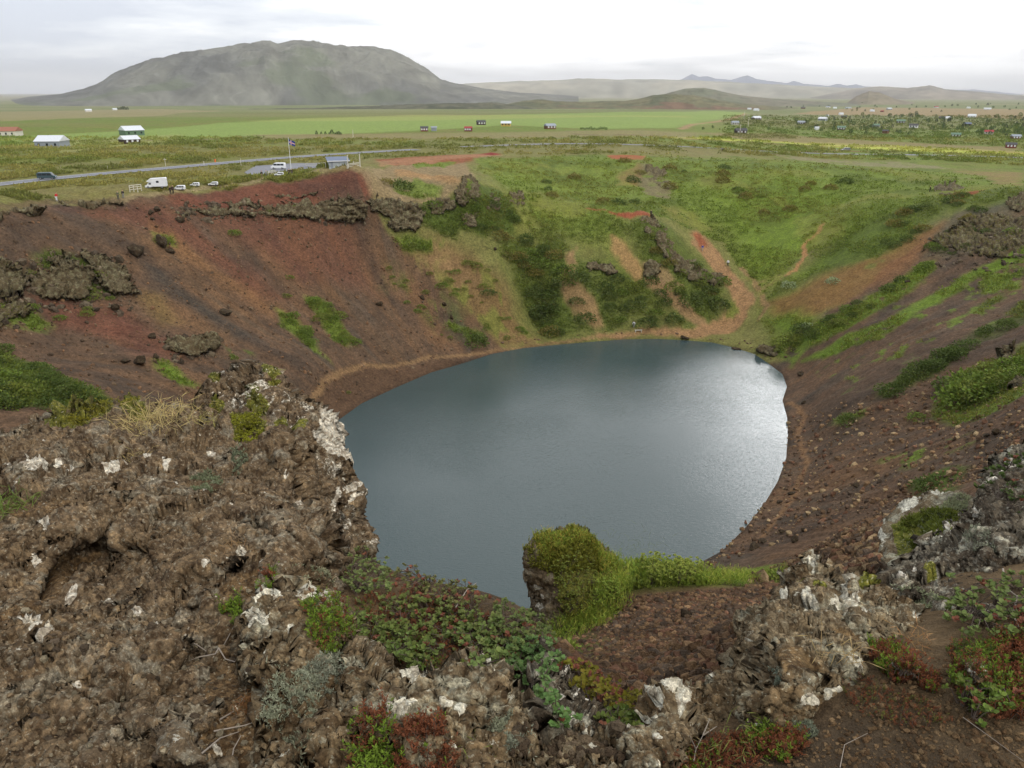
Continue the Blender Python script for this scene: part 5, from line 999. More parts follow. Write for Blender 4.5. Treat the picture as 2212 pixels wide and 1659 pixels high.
for i, (lab, pl, n, c, h) in enumerate([
  ('large silver grey moss cushion below the white crusted rock', [(560,1470),(600,1440),(680,1460),(690,1500),(680,1580),(620,1600),(565,1560)], 3000, (150,152,138), .012),
  ('silver moss cushion above the large one, beside the crowberry', [(640,1450),(720,1420),(760,1450),(720,1500),(680,1490)], 1300, (146,148,138), .012),
  ('silver moss at the top of the white crusted rock', [(610,1250),(670,1240),(700,1270),(640,1278)], 800, (150,150,130), .012),
  ('grey green moss cushion on the left outcrop, the larger of two', [(410,1020),(450,1000),(480,1030),(460,1060),(420,1055)], 900, (120,126,104), .016),
  ('grey green moss cushion on the left outcrop, nearer the peak', [(500,975),(530,972),(540,1000),(510,1010)], 500, (120,126,108), .016),
  ('dark silver moss in the soil below the large cushion', [(630,1600),(680,1590),(690,1640),(640,1650)], 700, (110,110,96), .012),
  ('silver moss spread over the flat topped rock', [(1990,1120),(2050,1080),(2095,1075),(2080,1110),(2010,1160),(1960,1180)], 2200, (152,156,130), .016),
  ('round silver moss cushion in front of the large right rock', [(1945,1280),(1985,1272),(2030,1295),(2010,1315),(1960,1310)], 1200, (150,154,132), .014),
  ('silver moss on the face of the large right rock', [(2080,1160),(2130,1140),(2150,1180),(2100,1200)], 700, (140,142,130), .014),
  ('blue grey moss patch low on the grey outcrop', [(1645,1440),(1680,1425),(1680,1460),(1650,1475)], 500, (130,138,130), .012),
  ('small silver moss tuft on the rock ridge, bottom middle', [(1055,1575),(1085,1570),(1080,1595),(1060,1598)], 400, (150,152,138), .012),
  ('small silver moss tuft at the foot of the rock ridge', [(1085,1610),(1110,1605),(1112,1635),(1092,1640)], 400, (146,148,138), .012),
  ('grey moss patch under the grey outcrop at the crowberry', [(1690,1570),(1750,1560),(1770,1590),(1720,1600)], 700, (128,132,120), .012),
  ('yellow green moss cushion on the peak of the left outcrop', [(500,905),(560,890),(575,925),(545,950),(505,930)], 1300, (138,138,46), .014),
  ('yellow moss mat along the top edge of the left outcrop', [(125,885),(250,872),(300,885),(200,893),(150,905)], 1300, (128,122,44), .014),
  ('green heather and grass on the flat topped rock', [(1930,1150),(1990,1110),(2080,1110),(2050,1150),(1980,1190)], 1200, (104,112,50), .03),
  ('green moss and grass cap of the mossy stack', [(1152,1185),(1200,1158),(1246,1146),(1300,1185),(1330,1230),(1200,1240),(1160,1230)], 2600, (112,112,44), .08)]):
    cushion(lab, pl, n, 80 + i, c, h)
for i, (lab, x, y, n, ln, c, sp) in enumerate([
  ('dry straw coloured grass tuft on top of the left outcrop',330,925,260,.16,(184,164,120),.10), ('small dry grass tuft left of the larger one',296,985,60,.09,(176,156,112),.03),
  ('dry grass beside the notch of the left outcrop',440,905,70,.1,(168,156,100),.06), ('few dry blades near the white spot on the left outcrop',505,1210,22,.07,(150,120,90),.02),
  ('dry grass tuft in front of the grey outcrop',1810,1450,30,.12,(170,146,110),.03), ('dry grass tuft in the middle of the grey outcrop',1985,1400,30,.1,(168,130,96),.03),
  ('dry rusty grass beside the silver moss cushion',545,1540,260,.05,(130,92,62),.03), ('dry grass in the shrub bank',800,1370,50,.1,(160,150,110),.03),
  ('green grass at the left edge of the outcrop',5,1110,120,.12,(104,122,58),.06), ('green grass on the saddle right of the mossy stack',1350,1225,500,.35,(112,128,52),.7),
  ('green grass tuft left of the mossy stack foot',1190,1380,200,.3,(94,116,44),.3), ('short green grass at the bottom middle',1000,1655,60,.05,(124,130,62),.06),
  ('sparse grass in the dirt by the grey outcrop',1640,1640,60,.07,(120,124,70),.07), ('blades of grass in the dirt left of the crowberry',1500,1655,50,.08,(140,124,90),.05)]):
    tuft(lab, x, y, n, ln, 200 + i, c, spread=sp)
twig('forked dead twig lying on the soil of the left outcrop', [[(405,1388),(430,1385),(455,1390),(475,1400)],[(475,1400),(490,1375),(505,1340)],[(475,1400),(490,1420),(510,1430),(525,1425)],[(475,1400),(470,1412),(440,1418),(415,1410)]])
twig('bundle of dead twigs by the rusty grass', [[(440,1630),(480,1610),(520,1590)],[(480,1570),(510,1530),(530,1500)],[(470,1590),(530,1580),(560,1560)],[(500,1659),(510,1620),(525,1600)]])
twig('bare upright twig before the pale rimmed rock', [[(1495,1655),(1500,1630),(1515,1600)],[(1500,1630),(1480,1600)],[(1515,1600),(1545,1580)],[(1515,1600),(1510,1575)]], .0025, lift=.03)
twig('long dry grass stalk lying across the dirt at the bottom right', [[(2075,1550),(2130,1590),(2212,1650)]], .0012, lift=.01)
twig('short dry stalk in the dirt', [[(1810,1659),(1820,1610),(1870,1585)]], .0014, lift=.012)
twig('bent brown branch in the willow at the right edge', [[(2190,1300),(2180,1340),(2195,1370),(2212,1350)],[(2160,1240),(2165,1280),(2190,1300)]], .004, lift=.03)
twig('bare branch sticking out of the bank against the water', [[(985,1330),(1010,1290),(1030,1275)],[(1010,1290),(1025,1285)],[(870,1250),(895,1225),(918,1205)],[(895,1225),(880,1215)]], .003, lift=.05)
def meadow(label, poly, n, ln, seed, cols, wd=.012):
    B = np.array([fhit(x, y) for x, y in spots(poly, n, seed)]); B = B[B[:, 1] > 8]; B = np.repeat(B, 7, 0); m_ = len(B); g = np.random.default_rng(seed); B = B + np.c_[g.normal(0, ln * .35, (m_, 2)), np.zeros(m_)]
    d = unit(np.c_[g.normal(.12, .35, (m_, 2)), np.ones(m_)]); L_ = ln * g.uniform(.4, 1.2, m_); c = np.array(cols)[g.integers(0, len(cols), m_)] * (1 + .25 * g.uniform(-1, 1, (m_, 1))) * 1.6
    return tag(quads([blades(B, d, L_ * .7, wd, c), blades(B + d * L_[:, None] * .6, unit(d + np.c_[g.normal(0, .5, (m_, 2)), -.4 * np.ones(m_)]), L_ * .5, wd * .8, c * 1.1)], 'grass'), label, kind='stuff')
GG = [srgb(104,118,46), srgb(88,106,40), srgb(126,128,58)]
meadow('long green grass on the ridge between mossy stack and lake slope', [(1310,1200),(1400,1222),(1500,1236),(1600,1242),(1700,1222),(1710,1240),(1600,1262),(1480,1265),(1380,1255),(1340,1260)], 900, .22, 71, GG)
meadow('long green grass hanging round the foot of the mossy stack', [(1290,1260),(1350,1245),(1350,1300),(1310,1350),(1230,1380),(1160,1390),(1200,1350),(1270,1330)], 420, .22, 72, GG)
meadow('yellow green grass on top of the mossy stack', [(1160,1178),(1200,1158),(1246,1146),(1290,1176),(1330,1215),(1300,1240),(1262,1175),(1215,1180),(1190,1215)], 420, .12, 73, GG + [srgb(140,122,60)])
# loose stones on the near scree and ledge: nobody could count them
def stones(n, region, szr, seed, name, label, cols, srf=True, parent=None):
    g = np.random.default_rng(seed); pts = spots(region, n, seed)
    q = np.array([fhit(x, y) for x, y in pts]) if srf else hit([p[0] for p in pts], [p[1] for p in pts])
    bm = bmesh.new(); bmesh.ops.create_icosphere(bm, subdivisions=1, radius=1); BV = np.array([v.co[:] for v in bm.verts]); BF = np.array([[v.index for v in f.verts] for f in bm.faces]); bm.free()
    s = np.exp(np.log(szr[0]) + (np.log(szr[1]) - np.log(szr[0])) * g.uniform(0, 1, n) ** 2.2); s = s * np.clip(np.hypot(q[:, 0], q[:, 1]) / 12, .25, 1.6) if (szr[1] > .1) else s; V = BV[None] * (1 + g.uniform(-.3, .3, (n, len(BV), 1))) * g.uniform(.6, 1.2, (n, 1, 3)) * s[:, None, None]
    V = V + q[:, None]; C = np.array(cols)[g.integers(0, len(cols), n)] * (1 + .3 * g.uniform(-1, 1, (n, 1))) * np.array([1.12, 1.08, .92]); Fc = (BF[None] + (np.arange(n) * len(BV))[:, None, None]).reshape(-1, 3)
    o = mesh_np(name, V.reshape(-1, 3), Fc, {'albedo': np.repeat(C, len(BV), 0)}, smooth=False, mat=MG); return tag(o, label, kind='stuff')
SCR_C = [srgb(106,84,66), srgb(90,74,62), srgb(124,100,78), srgb(108,80,66), srgb(86,74,66)]
stones(8000, [(1180,1400),(1290,1290),(1600,1270),(1700,1240),(1720,1300),(1560,1480),(1400,1560),(1250,1480)], (.012, .07), 1, 'gravel', 'loose reddish scoria covering the near scree', SCR_C, False)
stones(4500, [(1600,1260),(1900,1100),(2120,1000),(2212,900),(2212,1000),(1980,1080),(1900,1130),(1900,1240),(1700,1250)], (.02, .17), 2, 'gravel', 'loose scoria on the right slope above the near shore', SCR_C + [srgb(140,120,96)], False)
stones(2600, [(1700,900),(2212,760),(2212,960),(1900,1100),(1500,1235),(1690,1050)], (.05, .3), 3, 'gravel', 'stones strewn on the lower right wall', SCR_C + [srgb(150,130,104)], False)
stones(2600, [(0,480),(380,430),(780,400),(900,560),(1050,740),(700,880),(300,880),(0,740)], (.06, .28), 4, 'gravel', 'stones strewn on the left wall', [srgb(96,76,62), srgb(104,88,74), srgb(84,70,60), srgb(110,84,66)], False)
stones(900, [(300,1290),(480,1270),(640,1240),(700,1300),(520,1330),(500,1400),(640,1659),(0,1659),(0,1300)], (.004, .018), 5, 'gravel', 'small stones lying on the left outcrop', [srgb(112,98,82), srgb(128,110,90), srgb(92,80,70), srgb(140,130,114)])
stones(1300, [(1500,1659),(1760,1600),(1860,1470),(2100,1400),(2212,1520),(2212,1659)], (.003, .013), 6, 'gravel', 'grit and pebbles in the dirt at the bottom right', [srgb(116,94,72), srgb(104,82,62), srgb(130,108,84)])
for k_, (pl_, n_) in enumerate([([(60,560),(280,540),(310,640),(270,680),(60,670)], 260), ([(350,735),(480,715),(480,760),(380,790)], 90), ([(360,440),(790,440),(800,490),(380,480)], 220), ([(0,560),(60,560),(60,710),(0,720)], 70), ([(1980,520),(2212,470),(2212,590),(2030,580)], 160)]):
    stones(n_, pl_, (.12, .6), 40 + k_, 'rubble', 'broken lava lumps fallen round an outcrop', [srgb(84,74,64), srgb(104,94,82), srgb(76,66,58)], False)
stones(900, [(1100,1600),(1360,1590),(1360,1659),(1100,1659)], (.006, .025), 7, 'gravel', 'small stones between the rocks at the bottom middle', [srgb(110,96,82), srgb(90,76,64)])
# ---------- built things, vehicles, people ----------
P_WHITE = paint('white_paint', srgb(225,226,226), .45, .5, .04); P_CREAM = paint('cream_wall', srgb(206,200,186), .7, .3, .06); P_DARK = paint('dark_wood', srgb(70,56,50), .8, .2)
P_REDW = paint('red_wall', srgb(112,56,46), .8, .2); P_BRWN = paint('brown_wood', srgb(112,84,60), .8, .2); P_GREY = paint('grey_sheet', srgb(140,146,152), .5, .4); P_GLASS = paint('dark_glass', srgb(40,46,54), .12, .6, .05)
P_TYRE = paint('tyre_rubber', srgb(34,34,36), .9, .2); P_ROOFG = paint('green_roof', srgb(96,120,96), .6, .3); P_ROOFB = paint('blue_grey_roof', srgb(98,108,128), .55, .4); P_ROOFO = paint('orange_roof', srgb(150,98,76), .7, .3)
P_ROOFR = paint('red_roof', srgb(150,52,52), .6, .3); P_ROOFD = paint('dark_roof', srgb(74,72,72), .7, .3); P_ROOFW = paint('white_roof', srgb(206,208,210), .5, .4); P_TEAL = paint('teal_body', srgb(52,72,78), .35, .5, .05)
P_SILV = paint('silver_body', srgb(140,140,142), .35, .5, .05); P_YEL = paint('yellow_wall', srgb(190,160,84), .8, .2); P_POST = paint('pale_post', srgb(206,200,184), .7, .3); P_HUT = paint('hut_wall', srgb(176,182,182), .7, .3)
class MB:
    def __init__(s): s.V = []; s.F = []
    def box(s, x0, x1, y0, y1, z0, z1, tx=0, ty=0):
        b = len(s.V); c = [(x0,y0,z0),(x1,y0,z0),(x1,y1,z0),(x0,y1,z0),(x0+tx,y0+ty,z1),(x1-tx,y0+ty,z1),(x1-tx,y1-ty,z1),(x0+tx,y1-ty,z1)]
        s.V += c; s.F += [[b+i for i in f] for f in ((3,2,1,0),(4,5,6,7),(0,1,5,4),(1,2,6,5),(2,3,7,6),(3,0,4,7))]; return s
    def prism(s, prof, y0, y1, inset=0.0):
        """side profile (x, z) pulled across y"""
        b = len(s.V); n = len(prof); s.V += [(x, y0, z) for x, z in prof] + [(x, y1, z) for x, z in prof]
        s.F += [[b + i for i in range(n)][::-1] and [b + i for i in range(n)], [b + n + i for i in range(n)][::-1]]
        s.F += [[b + i, b + n + i, b + n + (i + 1) % n, b + (i + 1) % n] for i in range(n)]; return s
    def build(s, name, mat, parent=None, bev=0.0):
        me = bpy.data.meshes.new(name); me.from_pydata([tuple(map(float, v)) for v in s.V], [], s.F); bm = bmesh.new(); bm.from_mesh(me)
        bmesh.ops.recalc_face_normals(bm, faces=bm.faces)
        if bev: bmesh.ops.bevel(bm, geom=bm.edges[:], offset=bev, segments=2, affect='EDGES', profile=.6)
        bm.to_mesh(me); bm.free(); me.materials.append(mat); o = bpy.data.objects.new(name, me); col.objects.link(o)
        if parent is not None: o.parent = parent
        return o
def cyl(name, r, h, mat, parent=None, loc=(0,0,0), rot=(0,0,0), seg=16, r2=None):
    bm = bmesh.new(); bmesh.ops.create_cone(bm, cap_ends=True, segments=seg, radius1=r, radius2=r if r2 is None else r2, depth=h); me = bpy.data.meshes.new(name); bm.to_mesh(me); bm.free(); me.materials.append(mat)
    o = bpy.data.objects.new(name, me); col.objects.link(o); o.location = loc; o.rotation_euler = rot
    if parent is not None: o.parent = parent
    return o
def gp(px, py): q = hit(px, py)[0]; return q
def wheels(t, xs, half, r=.34):
    for x in xs:
        for s in (-1, 1):
            w_ = cyl('wheel', r, .22, P_TYRE, t, (x, s * half, r), (math.pi / 2, 0, 0)); cyl('rim', r * .55, .235, P_SILV, w_)
# road, car park, tracks
asph = None
def road_mat():
    t = NT('asphalt'); n = t.noise(1.5, 6, .7, t.pos()); n2 = t.noise(.15, 4, .6, t.pos())
    return t.fin(t.mix(1.0, t.ramp(n, [(.3, srgb(108,108,112)), (.7, srgb(136,136,140))]), t.ramp(n2, [(.3, .85), (.7, 1.1)]), 'MULTIPLY'), .85, .25)
M_ROAD = road_mat()
def ribbon(name, rd, off0, off1, lift, mat, kind='structure', label=None, nacross=5):
    c, zc, _h = rd; t = unit(np.gradient(c, axis=0)); nrm = np.c_[-t[:, 1], t[:, 0]]; o_ = np.linspace(off0, off1, nacross)
    X = c[:, None, 0] + nrm[:, None, 0] * o_; Y = c[:, None, 1] + nrm[:, None, 1] * o_; 
    Z = np.broadcast_to(zc[:, None], X.shape) + lift; o = mesh_np(name, np.stack([X, Y, Z], -1).reshape(-1, 3), grid_faces(*X.shape), mat=mat, smooth=False)
    if o.data.polygons[0].normal.z < 0: o.data.flip_normals()
    return tag(o, label, kind=kind)
ribbon('road', RD[0], -3.6, 3.6, .15, M_ROAD); ribbon('road', RD[1], -3.2, 3.2, .18, M_ROAD)
for k_, w_ in ((0, 3.6), (1, 3.2)):
    for s_ in (-1, 1): ribbon('road_marking', RD[k_], s_ * (w_ - .45), s_ * (w_ - .2), (.15, .18)[k_] + .012, P_WHITE, nacross=2)
def slab(name, poly, z0, z1, mat):
    m = MB(); n = len(poly); m.V = [(x, y, z0) for x, y in poly] + [(x, y, z1) for x, y in poly]; m.F = [list(range(n))[::-1], list(range(n, 2 * n))] + [[i, (i + 1) % n, n + (i + 1) % n, n + i] for i in range(n)]
    return tag(m.build(name, mat), kind='structure')
slab('car_park', pk, pz - 3, pz + .12, M_ROAD)
# houses
def house(px0, px1, py, roof, wall, label, hh=.42, rh=.32, turn=None, group=None, win=True, deep=.65):
    q = gp((px0 + px1) / 2, py); dist = np.hypot(q[0], q[1]); w_ = (px1 - px0) / F * np.linalg.norm(q - CAM) * .95; w_ = max(w_, 4.0); dpt = min(w_ * deep, 12); w_ = w_ * (.78 if w_ < 12 else .62); h_ = min(max(w_ * .28, 2.1), 2.7); r_ = min(w_ * .22, 2.3)
    t = empty('cabin' if w_ < 12 else 'farm_building', (q[0], q[1] + dpt * .5, q[2] - .3), (-math.atan2(q[0], q[1])) + (turn if turn is not None else random.uniform(-.45, .45)))
    tag(t, label, 'cabin' if w_ < 12 else 'farm building', group)
    MB().box(-w_/2, w_/2, -dpt/2, dpt/2, 0, h_ + .3).build('wall', wall, t)
    m = MB(); e = .35; m.V = [(-w_/2-e, -dpt/2-e, h_+.2), (w_/2+e, -dpt/2-e, h_+.2), (w_/2+e, dpt/2+e, h_+.2), (-w_/2-e, dpt/2+e, h_+.2), (-w_/2-e, 0, h_+.3+r_), (w_/2+e, 0, h_+.3+r_)]
    m.F = [[0,1,5,4],[2,3,4,5],[1,2,5],[3,0,4],[3,2,1,0]]; m.build('roof', roof, t)
    if win:
        n = 3 if w_ < 12 else 5
        for i in range(n):
            x = (i + .5) / n * w_ - w_ / 2; MB().box(x - .45, x + .45, -dpt/2 - .06, -dpt/2 + .02, 1.1, 2.1).build('window', P_WHITE if wall in (P_DARK, P_REDW, P_BRWN) else P_GLASS, t)
    return t
HS = [(-14,37,294,P_ROOFO,P_CREAM,'long building with an orange roof at the far left edge'),(64,136,319,P_ROOFW,P_GREY,'wide low building with a hipped white roof, left plain'),(254,294,311,P_ROOFW,P_DARK,'barn with white roof and dark walls on the left plain'),
 (247,305,292.5,P_ROOFW,P_ROOFG,'long green and white greenhouse like hall behind the dark barn'),(906,926,284,P_ROOFD,P_REDW,'small dark roofed red cabin at the hay field edge'),(930,944,283,P_GREY,P_GREY,'low grey shed right of the dark roofed red cabin'),
 (1002,1021,284,P_ROOFR,P_REDW,'bright red cabin with a red roof below the hay field'),(1028,1050,270,P_ROOFD,P_DARK,'black cabin at the lower edge of the hay field'),(1080,1106,273,P_ROOFW,P_YEL,'yellow house with a white roof at the hay field'),
 (1175,1202,279,P_GREY,P_BRWN,'brown cabin with a grey roof beside a low hedge'),(1580,1598,270,P_GREY,P_CREAM,'pale gabled cabin near the field track'),(1588,1616,289,P_ROOFD,P_DARK,'dark cabin behind a power pole'),(1624,1648,259,P_ROOFW,P_DARK,'dark cabin with a bright white roof'),
 (1615,1624,237,P_ROOFW,P_WHITE,'small white house on the heath slope'),(1629,1641,239.5,P_ROOFW,P_WHITE,'low white house below the small one on the slope'),(1604,1611,216.5,P_ROOFW,P_WHITE,'tiny white house far up the plain'),
 (1724,1741,269,P_GREY,P_DARK,'dark cabin with grey gable among young trees'),(1770,1789,261,P_ROOFW,P_GREY,'grey cabin with a pale roof'),(1785,1791,252,P_ROOFW,P_WHITE,'tiny white shed behind the pale roofed cabin'),(1818,1831,255.5,P_ROOFD,P_BRWN,'brown cabin at the edge of the young wood'),
 (1813,1823,248,P_ROOFW,P_WHITE,'white house standing alone in the brown heath'),(1810,1829,281,P_ROOFG,P_DARK,'cabin with a pale green roof before the wood'),(1761,1769,281,P_ROOFW,P_WHITE,'white shed, left of the green roofed cabin'),(1887,1901,275,P_ROOFG,P_GREY,'grey cabin with green roof inside the wood'),
 (1908,1921,288.5,P_ROOFD,P_BRWN,'brown cabin half hidden by trees'),(1939,1958,266.5,P_ROOFG,P_DARK,'dark cabin with light green roof on the wooded rise'),(1967,1986,276,P_ROOFD,P_WHITE,'long low white cabin in the wood'),(2031,2044,257.5,P_ROOFD,P_DARK,'black cabin next to a white one near tall trees'),
 (2043,2055,257.5,P_ROOFW,P_WHITE,'white cabin next to a black one near tall trees'),(2086,2100,272,P_ROOFB,P_DARK,'cabin with a blue roof in the wood'),(2058,2078,297,P_ROOFG,P_DARK,'black cabin with white windows in front of the wood'),(2130,2148,290.5,P_ROOFR,P_CREAM,'cabin with a red roof, right of the black one'),
 (2188,2207,301,P_GREY,P_BRWN,'cabin with a grey roof near the right edge'),(2177,2198,320,P_ROOFD,P_REDW,'red brown cabin nearest the yellow field at the right edge'),(2093,2114,254,P_ROOFW,P_WHITE,'long white building beyond the wood'),(2126,2145,237,P_ROOFW,P_WHITE,'white farm on the far right plain'),
 (2090,2097,234,P_ROOFW,P_WHITE,'tiny white cottage left of the far farm'),(2019,2030,233,P_ROOFR,P_WHITE,'small house with a reddish roof under the far slope'),(1916,1929,237,P_ROOFW,P_GREY,'pale cabin below the cone shaped hill'),(1880,1892,241,P_ROOFW,P_WHITE,'white cabin left below the cone shaped hill'),
 (1903,1910,242,P_ROOFR,P_REDW,'small red cabin under the cone shaped hill'),(1784,1796,233,P_GREY,P_CREAM,'left cabin of a far row'),(1800,1810,234.5,P_ROOFW,P_WHITE,'white middle cabin of a far row'),(1825,1842,235,P_GREY,P_CREAM,'right cabin of a far row'),
 (1668,1678,221,P_ROOFD,P_BRWN,'small dark cabin on the far heath'),(1653,1661,216,P_ROOFW,P_WHITE,'small white cabin on the far heath'),(1680,1689,217,P_ROOFG,P_CREAM,'small green roofed cabin on the far heath'),(1730,1742,235,P_ROOFD,P_BRWN,'brown cabin on the heath slope, left of the far row'),
 (240,252,238,P_ROOFW,P_WHITE,'white farmhouse at the foot of the mountain beside dark trees'),(182,196,242,P_ROOFW,P_CREAM,'pale farm at the mountain foot, left of the white one')]
for h_ in HS: house(*h_, win=(h_[1] - h_[0]) > 15)
# wardens hut with life ring, fences, flag
q = gp(727, 364); hutz = q[2]; a_ = -math.atan2(q[0], q[1])
t = empty('hut', (q[0], q[1] + 1.8, q[2] - .15), a_ + .12); tag(t, 'small pale hut with a blue grey roof on the crater rim', 'hut'); t.scale = (.86,) * 3
MB().box(-2.6, 2.6, -1.7, 1.7, 0, 2.15).build('wall', P_HUT, t); m = MB(); m.V = [(-3.1,-2.1,2.1),(3.1,-2.1,2.1),(3.1,2.1,2.95),(-3.1,2.1,2.95),(-3.1,-2.1,2.24),(3.1,-2.1,2.24),(3.1,2.1,3.09),(-3.1,2.1,3.09)]
m.F = [[3,2,1,0],[4,5,6,7],[0,1,5,4],[1,2,6,5],[2,3,7,6],[3,0,4,7]]; rf = m.build('roof', P_ROOFB, t); MB().box(-3.12, 3.12, -2.16, -2.1, 2.05, 2.26).build('fascia', P_WHITE, rf)
MB().box(-2.2, -1.5, -1.76, -1.70, .05, 1.9).build('door', P_GREY, t)
bm = bmesh.new(); R1, R2 = .34, .09; n1_, n2_ = 24, 8; vs = [[bm.verts.new(((R1 + R2*math.cos(b))*math.cos(a), R2*math.sin(b), (R1 + R2*math.cos(b))*math.sin(a))) for b in np.linspace(0, 2*math.pi, n2_, endpoint=False)] for a in np.linspace(0, 2*math.pi, n1_, endpoint=False)]
for i in range(n1_):
    for j in range(n2_): bm.faces.new((vs[i][j], vs[(i+1)%n1_][j], vs[(i+1)%n1_][(j+1)%n2_], vs[i][(j+1)%n2_]))
bmesh.ops.recalc_face_normals(bm, faces=bm.faces); me = bpy.data.meshes.new('life_ring'); bm.to_mesh(me); bm.free(); me.materials.append(P_WHITE); lr = bpy.data.objects.new('life_ring', me); col.objects.link(lr)
lr.matrix_world = Matrix.Translation((q[0], q[1] + 1.8, q[2] - .15)) @ Matrix.Rotation(a_ + .12, 4, 'Z') @ Matrix.Translation((1.9, -1.6, 1.05)); tag(lr, 'white life ring hung on the right end of the hut', 'life ring')
def fence(pa, pb, n, h, label):
    A = gp(*pa); B = gp(*pb); t = empty('fence', tuple(A)); tag(t, label, 'fence'); D = B - A
    for i in range(n):
        f = i / (n - 1); p = D * f; g = float(hz(A[0] + p[0], A[1] + p[1])[0]) - A[2]; MB().box(p[0]-.06, p[0]+.06, p[1]-.06, p[1]+.06, g - .2, g + h).build('post', P_POST, t)
    for zz_ in (.35, .7, .98):
        tubes([([[0, -.08, h * zz_], list(D * .5 + [0, -.08, h * zz_]), list(D + [0, -.08, h * zz_])], .07, .07)], t, 'rail', P_POST, 4)
fence((661,360), (704,362), 4, 1.1, 'white rail fence joined to the left side of the hut'); fence((750,364), (778,360), 3, 1.0, 'white rail fence joined to the right side of the hut')
fence((281,415), (306,412), 4, 1.3, 'white rail fence in the heath beside the camper'); fence((580,380), (596,378), 3, 1.1, 'short rail by the car park edge')
def pole(px, py, h, r, label, name='post', mat=P_POST, cat='post', arm=0):
    g = gp(px, py); t = empty(name, tuple(g)); tag(t, label, cat); cyl('shaft', r, h, mat, t, (0, 0, h / 2), seg=10, r2=r * .8)
    if arm: MB().box(-arm/2, arm/2, -.05, .05, h - .5, h - .35).build('crossarm', mat, t)
    else: cyl('cap', r * 1.15, r, mat, t, (0, 0, h + r * .4), seg=10)
    return t
pole(752,363.5,2.9,.13,'tall white post right behind the hut'); pole(778,361,2.9,.13,'tall white post at the end of the hut fence')
pole(358,359,2.6,.07,'roadside sign post with a short crossbar','sign_post',cat='sign',arm=.9); pole(521,358,2.2,.08,'pale post at the car park turning, nearest the road')
pole(763,299,4.2,.14,'wooden pole in the heath beyond the hut','utility_pole',cat='pole'); pole(1607,258,8,.2,'far utility pole by the field track','utility_pole',cat='pole',arm=1.6); pole(1616,274,8,.2,'utility pole between the field track and the dark cabin','utility_pole',cat='pole',arm=1.6)
pole(1598,290,6.5,.17,'utility pole in front of the dark cabin','utility_pole',cat='pole',arm=1.6); pole(1790,324,1.9,.1,'white marker post on the far road left of the grey car'); pole(1807,325.5,1.1,.09,'short orange tipped marker on the far road')
pole(441,357,1.1,.13,'white marker post on the near side of the road'); pole(233,365,.9,.07,'small marker post on the far verge of the road, left'); 
o_ = pole(465,350,.7,.28,'orange road sign lying low beside the road','road_sign',paint('orange_paint', srgb(220,110,50), .6, .3),'sign')
q = gp(629, 368); t = empty('flagpole', tuple(q)); tag(t, 'tall white flagpole on the crater rim beside the footpath', 'flagpole'); cyl('pole', .085, 9.6, P_WHITE, t, (0, 0, 4.8), r2=.06, seg=12); cyl('finial', .12, .12, P_WHITE, t, (0, 0, 9.66), r2=.05, seg=10); cyl('base', .22, .3, P_GREY, t, (0, 0, .1), seg=12)
FB, FW, FR = paint('flag_blue', srgb(44,62,130), .8, .1, .03), paint('flag_white', srgb(228,228,232), .8, .1, .03), paint('flag_red', srgb(196,44,58), .8, .1, .03)
nu, nv = 25, 18; U, Vv = np.meshgrid(np.linspace(0, 1, nu + 1), np.linspace(0, 1, nv + 1), indexing='ij'); flx = .10 + 1.85 * U * (1 - .06 * Vv); fly = .25 * np.sin(U * 7 + Vv * 1.5) * U; flz = 9.3 - Vv * 1.45 - .85 * U ** 1.2 - .08 * np.sin(U * 6)
mi = np.zeros((nu, nv), int); mi[7:11, :] = 1; mi[:, 7:11] = 1; mi[8:10, :] = 2; mi[:, 8:10] = 2
fl = mesh_np('flag', np.stack([flx, fly, flz], -1).reshape(-1, 3) + q, grid_faces(nu + 1, nv + 1), mat=[FB, FW, FR], matidx=mi.reshape(-1)); tag(fl, 'blue flag with a red and white cross flying from the flagpole', 'flag')
# vehicles, nose towards +x
def van(px, py, L_, H_, body, rz, label, name='van', cat='van', bonnet=.16, win=True, half=.95, wpx=None):
    g = gp(px, py); t = empty(name, (g[0], g[1], g[2] + .15), rz); t.scale = ((wpx / F * np.linalg.norm(g - CAM) / L_) if wpx else 1,) * 3; tag(t, label, cat); b = bonnet
    prof = [(-L_/2, .35), (L_/2 - .05, .35), (L_/2, .55), (L_/2 - .05, H_ * .48), (L_/2 - b * L_, H_ * .56), (L_/2 - b * L_ - .22 * H_ * 1.4, H_ - .08), (L_/2 - b * L_ - .22 * H_ * 1.4 - .3, H_), (-L_/2 + .25, H_), (-L_/2, H_ - .25)]
    MB().prism(prof, -half, half).build('body', body, t, bev=.05)
    x1 = L_/2 - b * L_ - .18; x0 = -L_/2 + .25
    for s in (-1, 1):
        k = 3; xs = np.linspace(x0, x1 - .25, k + 1)
        for i in range(k): MB().box(xs[i] + .05, xs[i + 1] - .05, s * (half - .005) - .02, s * (half - .005) + .02, H_ * .58, H_ * .86).build('window', P_GLASS, t)
    m = MB(); xa, za, xb, zb = L_/2 - b * L_ + .02, H_ * .58, L_/2 - b * L_ - .22 * H_ * 1.4 + .05, H_ - .14; m.V = [(xa, -half*.88, za), (xa, half*.88, za), (xb, half*.84, zb), (xb, -half*.84, zb), (xa+.03, -half*.88, za), (xa+.03, half*.88, za), (xb+.03, half*.84, zb), (xb+.03, -half*.84, zb)]
    m.F = [[3,2,1,0],[4,5,6,7],[0,1,5,4],[1,2,6,5],[2,3,7,6],[3,0,4,7]]; m.build('windscreen', P_GLASS, t)
    for s in (-1, 1): MB().box(L_/2 - .05, L_/2 + .02, s * half * .75 - .15, s * half * .75 + .15, .62, .82).build('headlight', P_WHITE, t)
    wheels(t, (-L_ * .31, L_ * .31), half - .08); return t
van(103, 388, 5.1, 1.95, P_TEAL, .22, 'dark teal van driving on the road at the left', bonnet=.14, wpx=31)
